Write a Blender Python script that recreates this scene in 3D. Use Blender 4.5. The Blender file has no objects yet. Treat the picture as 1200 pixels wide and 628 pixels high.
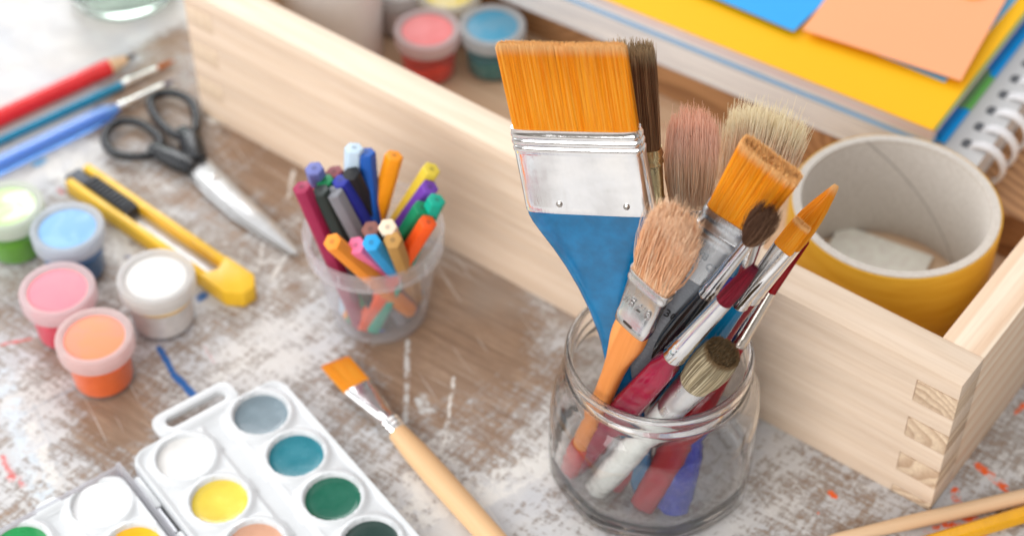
import bpy, bmesh, math, random
from mathutils import Vector, Matrix, Quaternion
random.seed(7)
S = 0.1                      # everything below is written in centimetres; one Blender unit is 10 cm
PI = math.pi
scene = bpy.context.scene
C = scene.collection

# ------------------------------------------------------------------ camera
FPX, PITCH, ROLL, CAMH = 2117.36, 0.79617, -0.00708, 59.6486
cp, sp = math.cos(PITCH), math.sin(PITCH)
FWD = Vector((0, cp, -sp)); UP0 = Vector((0, sp, cp)); R0 = Vector((1, 0, 0))
RT = math.cos(ROLL) * R0 + math.sin(ROLL) * UP0
UP = -math.sin(ROLL) * R0 + math.cos(ROLL) * UP0
CAM = Vector((0, 0, CAMH))

def ray(u, v):
    return FWD + RT * ((u - 600) / FPX) + UP * ((314 - v) / FPX)

def at(u, v, z=0.0):
    """point of the horizontal plane at height z (cm) seen at photo pixel (u, v)"""
    d = ray(u, v)
    return CAM + d * ((z - CAMH) / d.z)

def depth(P):
    return (P - CAM).dot(FWD)

def pix(P):
    q = P - CAM; z = q.dot(FWD)
    return (600 + FPX * q.dot(RT) / z, 314 - FPX * q.dot(UP) / z)

# ------------------------------------------------------------------ node helpers
class NT:
    def __init__(s, nt): s.nt = nt
    def n(s, t, **kw):
        nd = s.nt.nodes.new(t)
        for k, v in kw.items(): setattr(nd, k, v)
        return nd
    def put(s, sock, v):
        if v is None: return
        if isinstance(v, bpy.types.NodeSocket): s.nt.links.new(v, sock)
        elif isinstance(v, (tuple, list)) and len(v) == 3 and sock.type == 'RGBA': sock.default_value = (*v, 1)
        else: sock.default_value = v
    def math(s, op, a, b=None, c=None, clamp=False):
        nd = s.n('ShaderNodeMath', operation=op, use_clamp=clamp)
        s.put(nd.inputs[0], a); s.put(nd.inputs[1], b); s.put(nd.inputs[2], c)
        return nd.outputs[0]
    def vec(s, op, a, b=None, scale=None):
        nd = s.n('ShaderNodeVectorMath', operation=op)
        s.put(nd.inputs[0], a); s.put(nd.inputs[1], b)
        if scale is not None: s.put(nd.inputs['Scale'], scale)
        return nd.outputs['Value'] if op in ('DISTANCE', 'LENGTH', 'DOT_PRODUCT') else nd.outputs[0]
    def mix(s, f, a, b, blend='MIX'):
        nd = s.n('ShaderNodeMix', data_type='RGBA', blend_type=blend)
        s.put(nd.inputs[0], f); s.put(nd.inputs[6], a); s.put(nd.inputs[7], b)
        return nd.outputs[2]
    def mapr(s, v, a, b, c=0.0, d=1.0, smooth=True):
        nd = s.n('ShaderNodeMapRange', interpolation_type='SMOOTHSTEP' if smooth else 'LINEAR')
        s.put(nd.inputs[0], v)
        for i, x in enumerate((a, b, c, d)): s.put(nd.inputs[i + 1], x)
        return nd.outputs[0]
    def noise(s, vec, scale, detail=4.0, rough=0.55, dist=0.0):
        nd = s.n('ShaderNodeTexNoise')
        s.put(nd.inputs['Vector'], vec); s.put(nd.inputs['Scale'], scale); s.put(nd.inputs['Detail'], detail)
        s.put(nd.inputs['Roughness'], rough); s.put(nd.inputs['Distortion'], dist)
        return nd.outputs[0]
    def noisec(s, vec, scale, detail=2.0):
        nd = s.n('ShaderNodeTexNoise')
        s.put(nd.inputs['Vector'], vec); s.put(nd.inputs['Scale'], scale); s.put(nd.inputs['Detail'], detail)
        return nd.outputs[1]
    def ramp(s, v, stops):
        nd = s.n('ShaderNodeValToRGB'); cr = nd.color_ramp
        while len(cr.elements) < len(stops): cr.elements.new(0.5)
        for e, (p, c) in zip(cr.elements, stops): e.position = p; e.color = (*c, 1)
        s.put(nd.inputs[0], v); return nd.outputs[0]
    def obj(s): return s.n('ShaderNodeTexCoord').outputs['Object']
    def sep(s, v):
        nd = s.n('ShaderNodeSeparateXYZ'); s.put(nd.inputs[0], v); return nd.outputs
    def comb(s, x, y, z):
        nd = s.n('ShaderNodeCombineXYZ'); s.put(nd.inputs[0], x); s.put(nd.inputs[1], y); s.put(nd.inputs[2], z); return nd.outputs[0]
    def scale3(s, v, sc):
        return s.vec('MULTIPLY', v, sc)
    def bump(s, h, strength=0.3, dist=0.01):
        nd = s.n('ShaderNodeBump'); s.put(nd.inputs['Strength'], strength); s.put(nd.inputs['Distance'], dist); s.put(nd.inputs['Height'], h)
        return nd.outputs[0]
    def attr(s, name):
        nd = s.n('ShaderNodeAttribute', attribute_name=name); return nd.outputs['Fac']

def new_mat(name):
    m = bpy.data.materials.new(name); m.use_nodes = True
    nt = m.node_tree; nt.nodes.clear()
    h = NT(nt)
    out = h.n('ShaderNodeOutputMaterial')
    return m, h, out

def princ(h, color, rough=0.5, metal=0.0, normal=None, trans=0.0, ior=1.45, spec=0.5, sss=0.0, coat=0.0):
    b = h.n('ShaderNodeBsdfPrincipled')
    h.put(b.inputs['Base Color'], color); h.put(b.inputs['Roughness'], rough); h.put(b.inputs['Metallic'], metal)
    if normal is not None: h.put(b.inputs['Normal'], normal)
    b.inputs['Transmission Weight'].default_value = trans; b.inputs['IOR'].default_value = ior
    b.inputs['Specular IOR Level'].default_value = spec
    if coat: b.inputs['Coat Weight'].default_value = coat; b.inputs['Coat Roughness'].default_value = 0.08
    return b

def srgb(r, g, b):
    f = lambda c: (c / 255 / 12.92) if c / 255 <= 0.04045 else ((c / 255 + 0.055) / 1.055) ** 2.4
    return (f(r), f(g), f(b))

_cache = {}
def plain(name, color, rough=0.45, metal=0.0, var=0.06, nscale=12.0, coat=0.0, bump=0.0, bscale=60):
    """paint / plastic / lacquer with faint mottling of colour and gloss"""
    k = ('plain', name, color, rough, metal)
    if k in _cache: return _cache[k]
    m, h, out = new_mat(name); o = h.obj()
    f = h.noise(o, nscale, 5, 0.6)
    c = h.mix(h.mapr(f, 0.3, 0.7), tuple(x * (1 - var) for x in color), tuple(min(1, x * (1 + var)) for x in color))
    r = h.mapr(h.noise(o, nscale * 2.3, 4), 0.3, 0.7, max(0.02, rough - 0.08), rough + 0.08)
    nm = h.bump(h.noise(o, bscale, 3), bump, 0.01) if bump else None
    b = princ(h, c, r, metal, nm, coat=coat)
    h.nt.links.new(b.outputs[0], out.inputs[0]); _cache[k] = m; return m

def frosted(name, color, alpha, rough=0.25, trl=0.5, edge=0.18):
    """cloudy polypropylene: part clear, part milky"""
    k = ('fr', name, color, alpha, edge)
    if k in _cache: return _cache[k]
    m, h, out = new_mat(name); o = h.obj()
    f = h.noise(o, 9, 4)
    b = princ(h, color, rough)
    t = h.n('ShaderNodeBsdfTranslucent'); h.put(t.inputs[0], color)
    mx = h.n('ShaderNodeMixShader'); mx.inputs[0].default_value = trl
    h.nt.links.new(b.outputs[0], mx.inputs[1]); h.nt.links.new(t.outputs[0], mx.inputs[2])
    tr = h.n('ShaderNodeBsdfTransparent'); h.put(tr.inputs[0], tuple(0.6 + 0.4 * x for x in color))
    m2 = h.n('ShaderNodeMixShader')
    lw = h.n('ShaderNodeLayerWeight'); lw.inputs[0].default_value = 0.35
    a = h.math('ADD', h.mapr(f, 0.3, 0.7, alpha - 0.03, alpha + 0.03), h.math('MULTIPLY', lw.outputs['Facing'], edge), clamp=True)
    h.put(m2.inputs[0], a)
    h.nt.links.new(tr.outputs[0], m2.inputs[1]); h.nt.links.new(mx.outputs[0], m2.inputs[2])
    h.nt.links.new(m2.outputs[0], out.inputs[0]); _cache[k] = m; return m

def glass(name, tint=(1.0, 1.0, 1.0), rough=0.0, ior=1.5):
    m, h, out = new_mat(name)
    o = h.obj()
    nm = h.bump(h.noise(o, 5.5, 2), 0.10, 0.02)
    b = princ(h, tint, rough, 0, nm, trans=1.0, ior=ior, spec=.27)
    tr = h.n('ShaderNodeBsdfTransparent'); h.put(tr.inputs[0], tint)
    mx = h.n('ShaderNodeMixShader'); mx.inputs[0].default_value = .03
    h.nt.links.new(b.outputs[0], mx.inputs[1]); h.nt.links.new(tr.outputs[0], mx.inputs[2])
    h.nt.links.new(mx.outputs[0], out.inputs[0]); return m

def metal(name, color=(0.80, 0.79, 0.77), rough=0.22, scratch=0.10, axis=2, smear=None):
    k = ('metal', name, color, rough)
    if k in _cache: return _cache[k]
    m, h, out = new_mat(name); o = h.obj()
    sc = [40, 40, 40]; sc[axis] = 3
    f = h.noise(h.scale3(o, tuple(sc)), 1.0, 5, 0.6)
    g = h.noise(o, 6, 4, 0.6)
    r = h.math('ADD', h.mapr(f, 0.3, 0.7, rough - scratch * .5, rough + scratch * .5), h.mapr(g, 0.45, 0.7, 0, 0.14))
    c = h.mix(h.mapr(g, 0.35, 0.75), color, tuple(x * 0.84 for x in color))
    nm = h.bump(h.math('ADD', h.math('MULTIPLY', f, .6), h.math('MULTIPLY', h.noise(o, 3.2, 1), 5.0)), 0.10, 0.012)
    mt = 1.0
    if smear:                                   # dried paint left on the metal
        sm = h.mapr(h.noise(o, smear[1], 5, 0.6), smear[2], smear[2] + 0.04)
        c = h.mix(sm, c, smear[0]); mt = h.math('SUBTRACT', 1.0, sm); r = h.math('MAXIMUM', r, h.math('MULTIPLY', sm, 0.5))
    b = princ(h, c, r, mt, nm)
    h.nt.links.new(b.outputs[0], out.inputs[0]); _cache[k] = m; return m

def fibre(name, stops, tipc=None, rough=0.5, gain=None):
    """bristle colour by a random value per hair ('rnd') and by the place along the hair ('len')"""
    m, h, out = new_mat(name)
    c = h.ramp(h.attr('rnd'), stops)
    if tipc: c = h.mix(h.mapr(h.attr('len'), tipc[1], tipc[2]), c, tipc[0])
    if gain: c = h.mix(h.mapr(h.attr('len'), 0.0, 0.35, gain, 0.0), c, tuple(x * 0.3 for x in stops[0][1]))
    b = princ(h, c, rough, spec=0.35)
    t = h.n('ShaderNodeBsdfTranslucent'); h.put(t.inputs[0], c)
    mx = h.n('ShaderNodeMixShader'); mx.inputs[0].default_value = 0.40
    h.nt.links.new(b.outputs[0], mx.inputs[1]); h.nt.links.new(t.outputs[0], mx.inputs[2])
    h.nt.links.new(mx.outputs[0], out.inputs[0]); return m

def pine(name, axis=1, light=(0.80, 0.62, 0.45), dark=(0.66, 0.45, 0.28), centre=(3.0, -4.0), freq=6.0, seed=0.0, contrast=0.8, rough=0.5, knots=None, wobble=0.22):
    """board sawn along `axis`: growth rings about a distant pith, fibres, soft knots"""
    m, h, out = new_mat(name); o = h.obj()
    x, y, z = h.sep(o)
    al = (x, y, z)[axis]; cr = [c for i, c in enumerate((x, y, z)) if i != axis]
    st = [1.5, 1.5, 1.5]; st[axis] = 0.14
    wob = h.noise(h.vec('ADD', h.scale3(o, tuple(st)), (seed, seed * 1.7, seed * 2.3)), 1.0, 3, 0.5)
    dx = h.math('SUBTRACT', cr[0], centre[0]); dy = h.math('SUBTRACT', cr[1], centre[1])
    r = h.math('SQRT', h.math('ADD', h.math('MULTIPLY', dx, dx), h.math('MULTIPLY', dy, dy)))
    r = h.math('ADD', r, h.math('MULTIPLY', wob, wobble))
    if knots:
        for (ka, kb, kr) in knots:
            d1 = h.math('SUBTRACT', al, ka); d2 = h.math('SUBTRACT', cr[1], kb)
            dd = h.math('ADD', h.math('MULTIPLY', h.math('MULTIPLY', d1, d1), 0.35), h.math('MULTIPLY', d2, d2))
            r = h.math('ADD', r, h.math('MULTIPLY', h.math('DIVIDE', kr * kr, h.math('ADD', dd, kr * kr)), 0.5))
    ph = h.math('FRACT', h.math('MULTIPLY', r, freq))
    line = h.math('MULTIPLY', h.mapr(ph, 0.15, 0.86), h.mapr(ph, 0.90, 1.0, 1.0, 0.0))
    fs = [55, 55, 55]; fs[axis] = 2.2
    fib = h.noise(h.scale3(o, tuple(fs)), 1.0, 4, 0.65)
    big = h.noise(h.vec('ADD', h.scale3(o, tuple(st)), (seed + 9, 3, 1)), 1.3, 3)
    str_ = h.mapr(big, 0.3, 0.7, contrast * 0.55, contrast)
    c = h.mix(h.math('MULTIPLY', line, str_), light, dark)
    c = h.mix(h.mapr(fib, 0.35, 0.75, 0.0, 0.35), c, tuple(v * 0.82 for v in dark))
    c = h.mix(h.mapr(big, 0.45, 0.8, 0.0, 0.30), c, tuple(v * 0.92 for v in light))
    nm = h.bump(h.math('ADD', fib, h.math('MULTIPLY', line, 0.5)), 0.12, 0.01)
    b = princ(h, c, h.mapr(fib, 0.3, 0.7, rough - 0.06, rough + 0.1), 0, nm, spec=0.35)
    h.nt.links.new(b.outputs[0], out.inputs[0]); return m

def clearplast(name, tint=(.96, .96, .97), milk=0.05):
    """thin clear moulded plastic: mostly see-through, glossy at grazing angles, a trace of milkiness"""
    k = ('cp', name)
    if k in _cache: return _cache[k]
    m, h, out = new_mat(name)
    tr = h.n('ShaderNodeBsdfTransparent'); h.put(tr.inputs[0], tint)
    df = h.n('ShaderNodeBsdfDiffuse'); h.put(df.inputs[0], (.88, .88, .89))
    gl = h.n('ShaderNodeBsdfGlossy'); gl.inputs['Roughness'].default_value = .12
    lw = h.n('ShaderNodeLayerWeight'); lw.inputs[0].default_value = .25
    n = h.noise(h.obj(), 7, 3)
    m1 = h.n('ShaderNodeMixShader'); h.put(m1.inputs[0], h.math('ADD', h.mapr(n, .3, .7, milk * .6, milk * 1.4), h.math('MULTIPLY', h.math('POWER', lw.outputs['Facing'], 2.0), .22)))
    h.nt.links.new(tr.outputs[0], m1.inputs[1]); h.nt.links.new(df.outputs[0], m1.inputs[2])
    m2 = h.n('ShaderNodeMixShader'); h.put(m2.inputs[0], h.math('ADD', .025, h.math('MULTIPLY', h.math('POWER', lw.outputs['Facing'], 3.0), .30)))
    h.nt.links.new(m1.outputs[0], m2.inputs[1]); h.nt.links.new(gl.outputs[0], m2.inputs[2])
    h.nt.links.new(m2.outputs[0], out.inputs[0]); _cache[k] = m; return m

# ------------------------------------------------------------------ mesh helpers (cm in, Blender units out)
def link(name, me, mat, parent=None):
    o = bpy.data.objects.new(name, me); C.objects.link(o)
    for m in (mat if isinstance(mat, (list, tuple)) else [mat]): me.materials.append(m)
    if parent: o.parent = parent
    return o

def mesh(name, verts, faces, mat, parent=None, smooth=35, attrs=None, bevel=0, bseg=2, mats=None):
    me = bpy.data.meshes.new(name)
    me.from_pydata([Vector(v) * S for v in verts], [], faces)
    if attrs:
        for an, vals in attrs.items():
            a = me.attributes.new(an, 'FLOAT', 'POINT'); a.data.foreach_set('value', vals)
    bm = bmesh.new(); bm.from_mesh(me)
    if not attrs:
        bmesh.ops.remove_doubles(bm, verts=bm.verts, dist=1e-5)
        bmesh.ops.recalc_face_normals(bm, faces=bm.faces)
        if bevel:
            bmesh.ops.bevel(bm, geom=[e for e in bm.edges if e.is_manifold and e.calc_face_angle(0) > 0.5], offset=bevel * S, segments=bseg, profile=0.5, affect='EDGES', clamp_overlap=True)
    if smooth:
        for f in bm.faces: f.smooth = True
        for e in bm.edges:
            if e.is_manifold and e.calc_face_angle(0) > math.radians(smooth): e.smooth = False
    bm.to_mesh(me); bm.free()
    if mats:
        for p_, i in zip(me.polygons, mats): p_.material_index = i
    return link(name, me, mat, parent)

def boxvf(lo, hi, M=None):
    x0, y0, z0 = lo; x1, y1, z1 = hi
    v = [Vector(p) for p in ((x0, y0, z0), (x1, y0, z0), (x1, y1, z0), (x0, y1, z0), (x0, y0, z1), (x1, y0, z1), (x1, y1, z1), (x0, y1, z1))]
    if M: v = [M @ p for p in v]
    return v, [(0, 3, 2, 1), (4, 5, 6, 7), (0, 1, 5, 4), (1, 2, 6, 5), (2, 3, 7, 6), (3, 0, 4, 7)]

class MB:
    def __init__(s): s.v = []; s.f = []
    def add(s, vf):
        k = len(s.v); s.v += list(vf[0]); s.f += [tuple(i + k for i in f) for f in vf[1]]; return s
    def box(s, lo, hi, M=None): return s.add(boxvf(lo, hi, M))
    def build(s, name, mat, parent=None, **kw): return mesh(name, s.v, s.f, mat, parent, **kw)

def loftvf(rings, cap0=True, cap1=True, closed=False):
    n = len(rings[0]); v = [p for r in rings for p in r]; f = []
    m = len(rings)
    for i in range(m - (0 if closed else 1)):
        a, b = i * n, ((i + 1) % m) * n
        for j in range(n):
            k = (j + 1) % n
            f.append((a + j, a + k, b + k, b + j))
    if not closed:
        if cap0: f.append(tuple(reversed(range(n))))
        if cap1: f.append(tuple((m - 1) * n + j for j in range(n)))
    return v, f

def lathevf(prof, seg=48, centre=(0, 0)):
    """closed or open profile of (r, z)"""
    rings = []
    for r, z in prof:
        rings.append([Vector((centre[0] + max(r, 1e-3) * math.cos(2 * PI * j / seg), centre[1] + max(r, 1e-3) * math.sin(2 * PI * j / seg), z)) for j in range(seg)])
    return loftvf(rings)

def superring(a, b, n, e=2.0):
    out = []
    for j in range(n):
        t = 2 * PI * j / n; c, s_ = math.cos(t), math.sin(t)
        out.append((a * math.copysign(abs(c) ** (2 / e), c), b * math.copysign(abs(s_) ** (2 / e), s_)))
    return out

def tubevf(path, rad, seg=12, closed=False, flat=1.0):
    """tube along a list of Vectors; rad a number or list"""
    n = len(path); rings = []
    ref = None
    for i, p in enumerate(path):
        a = path[(i - 1) % n] if closed or i > 0 else path[i]
        b = path[(i + 1) % n] if closed or i < n - 1 else path[i]
        t = (b - a).normalized()
        if ref is None:
            ref = Vector((0, 0, 1)) if abs(t.z) < 0.9 else Vector((1, 0, 0))
        nrm = (ref - t * ref.dot(t)).normalized(); bi = t.cross(nrm); ref = nrm
        r = rad[i] if isinstance(rad, (list, tuple)) else rad
        rings.append([p + nrm * (r * flat * math.cos(2 * PI * j / seg)) + bi * (r * math.sin(2 * PI * j / seg)) for j in range(seg)])
    return loftvf(rings, closed=closed)

def prismvf(poly, z0, z1):
    n = len(poly)
    v = [Vector((p[0], p[1], z0)) for p in poly] + [Vector((p[0], p[1], z1)) for p in poly]
    f = [tuple(reversed(range(n))), tuple(range(n, 2 * n))] + [(i, (i + 1) % n, n + (i + 1) % n, n + i) for i in range(n)]
    return v, f

def rrect(x0, y0, x1, y1, r, k=6):
    pts = []
    for cx, cy, a0 in ((x1 - r, y1 - r, 0), (x0 + r, y1 - r, 90), (x0 + r, y0 + r, 180), (x1 - r, y0 + r, 270)):
        for i in range(k + 1):
            a = math.radians(a0 + 90 * i / k); pts.append((cx + r * math.cos(a), cy + r * math.sin(a)))
    return pts

def catmull(pts, k=8, closed=False):
    out = []; n = len(pts)
    for i in range(n if closed else n - 1):
        if closed: p = [pts[(i + j) % n] for j in (-1, 0, 1, 2)]
        else: p = [pts[max(0, min(n - 1, i + j))] for j in (-1, 0, 1, 2)]
        for q in range(k):
            t = q / k
            out.append(0.5 * ((2 * p[1]) + (p[2] - p[0]) * t + (2 * p[0] - 5 * p[1] + 4 * p[2] - p[3]) * t * t + (3 * p[1] - p[0] - 3 * p[2] + p[3]) * t ** 3))
    if not closed: out.append(pts[-1])
    return out

def tag(o, label=None, cat=None, group=None, kind=None):
    if label: o['label'] = label
    if cat: o['category'] = cat
    if group: o['group'] = group
    if kind: o['kind'] = kind
    return o

def thing(name, label, cat, loc=(0, 0, 0), M=None, group=None):
    o = bpy.data.objects.new(name, None); C.objects.link(o); o.empty_display_size = 0.1
    if M is not None:
        o.matrix_world = Matrix.Translation(Vector(loc) * S) @ M.to_4x4()
    else: o.location = Vector(loc) * S
    return tag(o, label, cat, group)

def frame(x, y, z):
    return Matrix((x, y, z)).transposed()

def text_mesh(name, body, size, M, mat, parent, depth=0.01):
    cu = bpy.data.curves.new(name, 'FONT'); cu.body = body; cu.size = size * S; cu.extrude = depth * S
    cu.align_x = 'CENTER'; cu.align_y = 'CENTER'; cu.resolution_u = 4
    tmp = bpy.data.objects.new('tmp_text', cu); C.objects.link(tmp)
    dg = bpy.context.evaluated_depsgraph_get(); dg.update()
    me = bpy.data.meshes.new_from_object(tmp.evaluated_get(dg))
    bpy.data.objects.remove(tmp); bpy.data.curves.remove(cu)
    M4 = M.copy(); M4.translation = M4.translation * S
    me.transform(M4); me.materials.clear(); me.name = name
    o = bpy.data.objects.new(name, me); C.objects.link(o); me.materials.append(mat); o.parent = parent
    return o

# ------------------------------------------------------------------ world frames measured from the photograph
CORNER = Vector((16.939, 44.348, 0)); YAW = 2.4839
D = Vector((math.cos(YAW), math.sin(YAW), 0))      # along the crate, away to the upper left
NN = Vector((D.y, -D.x, 0))                        # across the crate, away from the viewer
BOXM = frame(NN, D, Vector((0, 0, 1)))
def boxw(n, d, z): return CORNER + NN * n + D * d + Vector((0, 0, z))

# ------------------------------------------------------------------ the table
BLOBS = ((40, 60, 11, .62), (110, 30, 8, .35), (20, 190, 9, .26), (60, 420, 6, -.02), (20, 500, 6, .20), (140, 555, 5, -.02), (330, 420, 5, .12),
    (250, 430, 4, .04), (240, 340, 6, .06), (185, 120, 5, -.50), (210, 60, 5, -.50), (300, 180, 8, -.40), (330, 230, 5, -.22), (560, 330, 7, -.55),
    (590, 400, 6, -.50), (530, 440, 6, -.45), (500, 400, 6, -.4), (640, 430, 4, -.3), (360, 260, 4, .12), (560, 600, 5, .22), (480, 560, 4, .16),
    (960, 560, 7, .04), (1160, 510, 6, .0), (1130, 620, 4, .30), (900, 520, 4, .1), (165, 470, 4, -.42), (170, 500, 3, -.30), (240, 260, 5, .02), (620, 560, 5, .15), (560, 1000, 15, .75), (760, 760, 9, .5))  # last two lie out of view: added white that brightens ferrule reflections

def table_marks():
    W_ = srgb(222, 218, 212); WB = srgb(204, 203, 200); BL = srgb(32, 98, 168); RD = srgb(214, 96, 92); OR = srgb(240, 98, 32); LB = srgb(128, 180, 214)
    # ends of the stroke, half width, colour, strength, how broken up (0 solid, 1 scraped)
    return [((478, 400), (474, 500), .17, WB, .62, 1), ((533, 443), (517, 535), .12, W_, .62, 1), ((500, 522), (540, 545), .10, W_, .6, 1), ((494, 468), (500, 480), .35, WB, .7, 1),
        ((470, 612), (640, 540), .60, W_, .95, 1), ((560, 585), (660, 530), .5, W_, .9, 1), ((500, 600), (480, 560), .35, W_, .9, 1), ((410, 580), (560, 612), .4, W_, .5, 1),
        ((347, 190), (336, 232), .14, W_, .6, 1), ((340, 292), (318, 330), .16, W_, .7, 1), ((308, 286), (298, 328), .12, W_, .6, 1), ((375, 240), (350, 300), .1, W_, .4, 1), ((245, 118), (252, 142), .35, W_, .85, 1),
        ((186, 408), (205, 440), .17, BL, .80, 0), ((205, 440), (233, 468), .22, BL, .80, 0), ((232, 350), (238, 346), .26, BL, .9, 1), ((148, 300), (152, 302), .2, BL, .8, 1), ((42, 192), (52, 186), .3, LB, .7, 1),
        ((0, 405), (45, 395), .14, RD, .6, 1), ((26, 434), (60, 424), .10, RD, .4, 1), ((240, 405), (250, 425), .12, RD, .45, 1), ((2, 535), (25, 570), .22, RD, .55, 1), ((68, 222), (72, 226), .2, RD, .6, 1), ((10, 560), (16, 562), .2, RD, .6, 1),
        ((972, 577), (978, 582), .16, OR, .9, 1), ((1148, 545), (1178, 572), .24, OR, .9, 1), ((1118, 575), (1122, 590), .26, OR, .95, 1), ((1112, 612), (1138, 604), .3, OR, .95, 1), ((1085, 622), (1100, 618), .14, OR, .8, 1), ((1190, 482), (1200, 474), .2, OR, .7, 1), ((955, 598), (958, 600), .08, OR, .7, 1), ((1130, 632), (1150, 622), .3, OR, .9, 1),
        ((1105, 632), (1200, 600), .45, W_, .95, 1), ((1168, 600), (1185, 596), .13, srgb(70, 58, 48), .9, 0), ((872, 470), (960, 560), .3, WB, .42, 1), ((905, 495), (1040, 590), .18, W_, .38, 1),
        ((0, 440), (70, 628), .7, srgb(206, 214, 220), .55, 1), ((35, 500), (60, 560), .4, W_, .6, 1), ((225, 345), (330, 345), .6, WB, .35, 1), ((130, 285), (180, 320), .9, W_, .7, 1), ((60, 180), (115, 210), .9, W_, .7, 1), ((255, 445), (300, 410), .5, W_, .45, 1), ((100, 225), (60, 200), .6, W_, .5, 1),
        ((0, 500), (130, 430), .1, srgb(150, 158, 166), .5, 1), ((100, 628), (40, 470), .12, srgb(140, 150, 160), .4, 1), ((686, 540), (692, 538), .12, srgb(30, 120, 140), .8, 0), ((566, 586), (570, 583), .1, srgb(30, 110, 160), .8, 0), ((635, 548), (638, 546), .1, srgb(30, 120, 140), .8, 0), ((258, 152), (268, 158), .2, srgb(80, 66, 56), .7, 1)]

def table_material():
    m, h, out = new_mat('scuffed painted plywood')
    o = h.obj()                                     # units of 10 cm
    cov = h.attr('cov')
    mk = h.n('ShaderNodeAttribute', attribute_name='mark')
    sol = h.attr('solid')
    fine = h.noise(o, 40.0, 7, 0.70)
    mid = h.noise(o, 7.5, 6, 0.66)
    d1 = h.n('ShaderNodeVectorRotate', rotation_type='Z_AXIS'); h.put(d1.inputs['Vector'], o); d1.inputs['Angle'].default_value = 0.62
    rot = d1.outputs[0]
    stA = h.noise(h.scale3(rot, (3.0, 40.0, 1)), 1.0, 5, 0.65)
    stB = h.noise(h.scale3(rot, (34.0, 2.4, 1)), 1.0, 5, 0.65)
    d2 = h.n('ShaderNodeVectorRotate', rotation_type='Z_AXIS'); h.put(d2.inputs['Vector'], o); d2.inputs['Angle'].default_value = -0.5
    smear = h.noise(h.scale3(d2.outputs[0], (1.3, 6.0, 1)), 1.0, 4, 0.6, 0.8)
    t = h.math('ADD', h.math('MULTIPLY', fine, 0.95), h.math('MULTIPLY', mid, 0.55))
    t = h.math('ADD', t, h.math('ADD', h.math('MULTIPLY', stA, 0.75), h.math('MULTIPLY', stB, 0.65)))
    t = h.math('ADD', t, h.math('MULTIPLY', h.math('SUBTRACT', smear, .5), .85))   # mean about 1.27
    lev = h.math('ADD', h.math('SUBTRACT', t, 1.445), h.math('MULTIPLY', h.math('SUBTRACT', cov, 0.06), 0.85))
    paint = h.mapr(lev, -0.08, 0.10)
    haze = h.mapr(lev, -0.34, 0.02)
    gr = h.noise(h.scale3(rot, (2.0, 30.0, 1)), 1.0, 6, 0.7, 0.6)
    wood = h.ramp(gr, [(0.25, srgb(104, 80, 64)), (0.48, srgb(146, 118, 95)), (0.75, srgb(176, 150, 127))])
    wood = h.mix(h.mapr(mid, 0.35, 0.7, 0.5, 0.0), wood, srgb(126, 102, 84))
    wood = h.mix(h.mapr(h.noise(o, 1.1, 3), 0.45, 0.65, 0, 0.6), wood, srgb(154, 142, 131))
    grime = h.mix(h.noise(o, 3.1, 3), srgb(176, 166, 155), srgb(162, 164, 168))
    c = h.mix(h.math('MULTIPLY', haze, 0.75), wood, grime)
    pc = h.mix(h.mapr(h.noise(o, 2.4, 4), 0.35, 0.65), srgb(218, 214, 209), srgb(202, 203, 206))
    pc = h.mix(h.mapr(h.noise(o, 0.9, 3), 0.52, 0.70, 0, 0.45), pc, srgb(170, 180, 190))
    c = h.mix(h.math('MULTIPLY', paint, 0.80), c, pc)
    c = h.mix(h.mapr(h.noise(o, 48, 4, 0.6), 0.66, 0.74, 0, 0.55), c, srgb(92, 80, 72))
    c = h.mix(h.mapr(stA, 0.64, 0.74, 0, 0.35), c, srgb(130, 112, 98))
    sc1 = h.mapr(h.noise(h.scale3(rot, (1.2, 130.0, 1)), 1.0, 2, .5), 0.66, 0.70); sc2 = h.mapr(h.noise(h.scale3(d2.outputs[0], (110.0, 1.6, 1)), 1.0, 2, .5), 0.67, 0.71)
    c = h.mix(h.math('MULTIPLY', h.math('MAXIMUM', sc1, sc2), .6), c, srgb(226, 222, 217))
    brk = h.mapr(fine, 0.28, 0.40)
    brk2 = h.mapr(h.noise(o, 14, 5, 0.7), 0.40, 0.55)
    k = h.mapr(h.math('ADD', h.math('MULTIPLY', mk.outputs['Alpha'], 1.0), h.math('MULTIPLY', h.math('SUBTRACT', fine, .5), .9)), .22, .62)
    bb = h.math('ADD', h.math('MULTIPLY', brk, sol), h.math('MULTIPLY', brk2, h.math('SUBTRACT', 1.0, sol)))
    c = h.mix(h.math('MULTIPLY', k, bb), c, mk.outputs['Color'])
    hgt = h.math('ADD', h.math('MULTIPLY', paint, 0.6), h.math('ADD', h.math('MULTIPLY', fine, 0.5), h.math('MULTIPLY', gr, 0.3)))
    nm = h.bump(hgt, 0.35, 0.012)
    rg = h.mapr(h.noise(o, 7, 4), 0.3, 0.7, 0.30, 0.52)
    b = princ(h, c, rg, 0, nm, spec=0.5)
    h.nt.links.new(b.outputs[0], out.inputs[0]); return m

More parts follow.
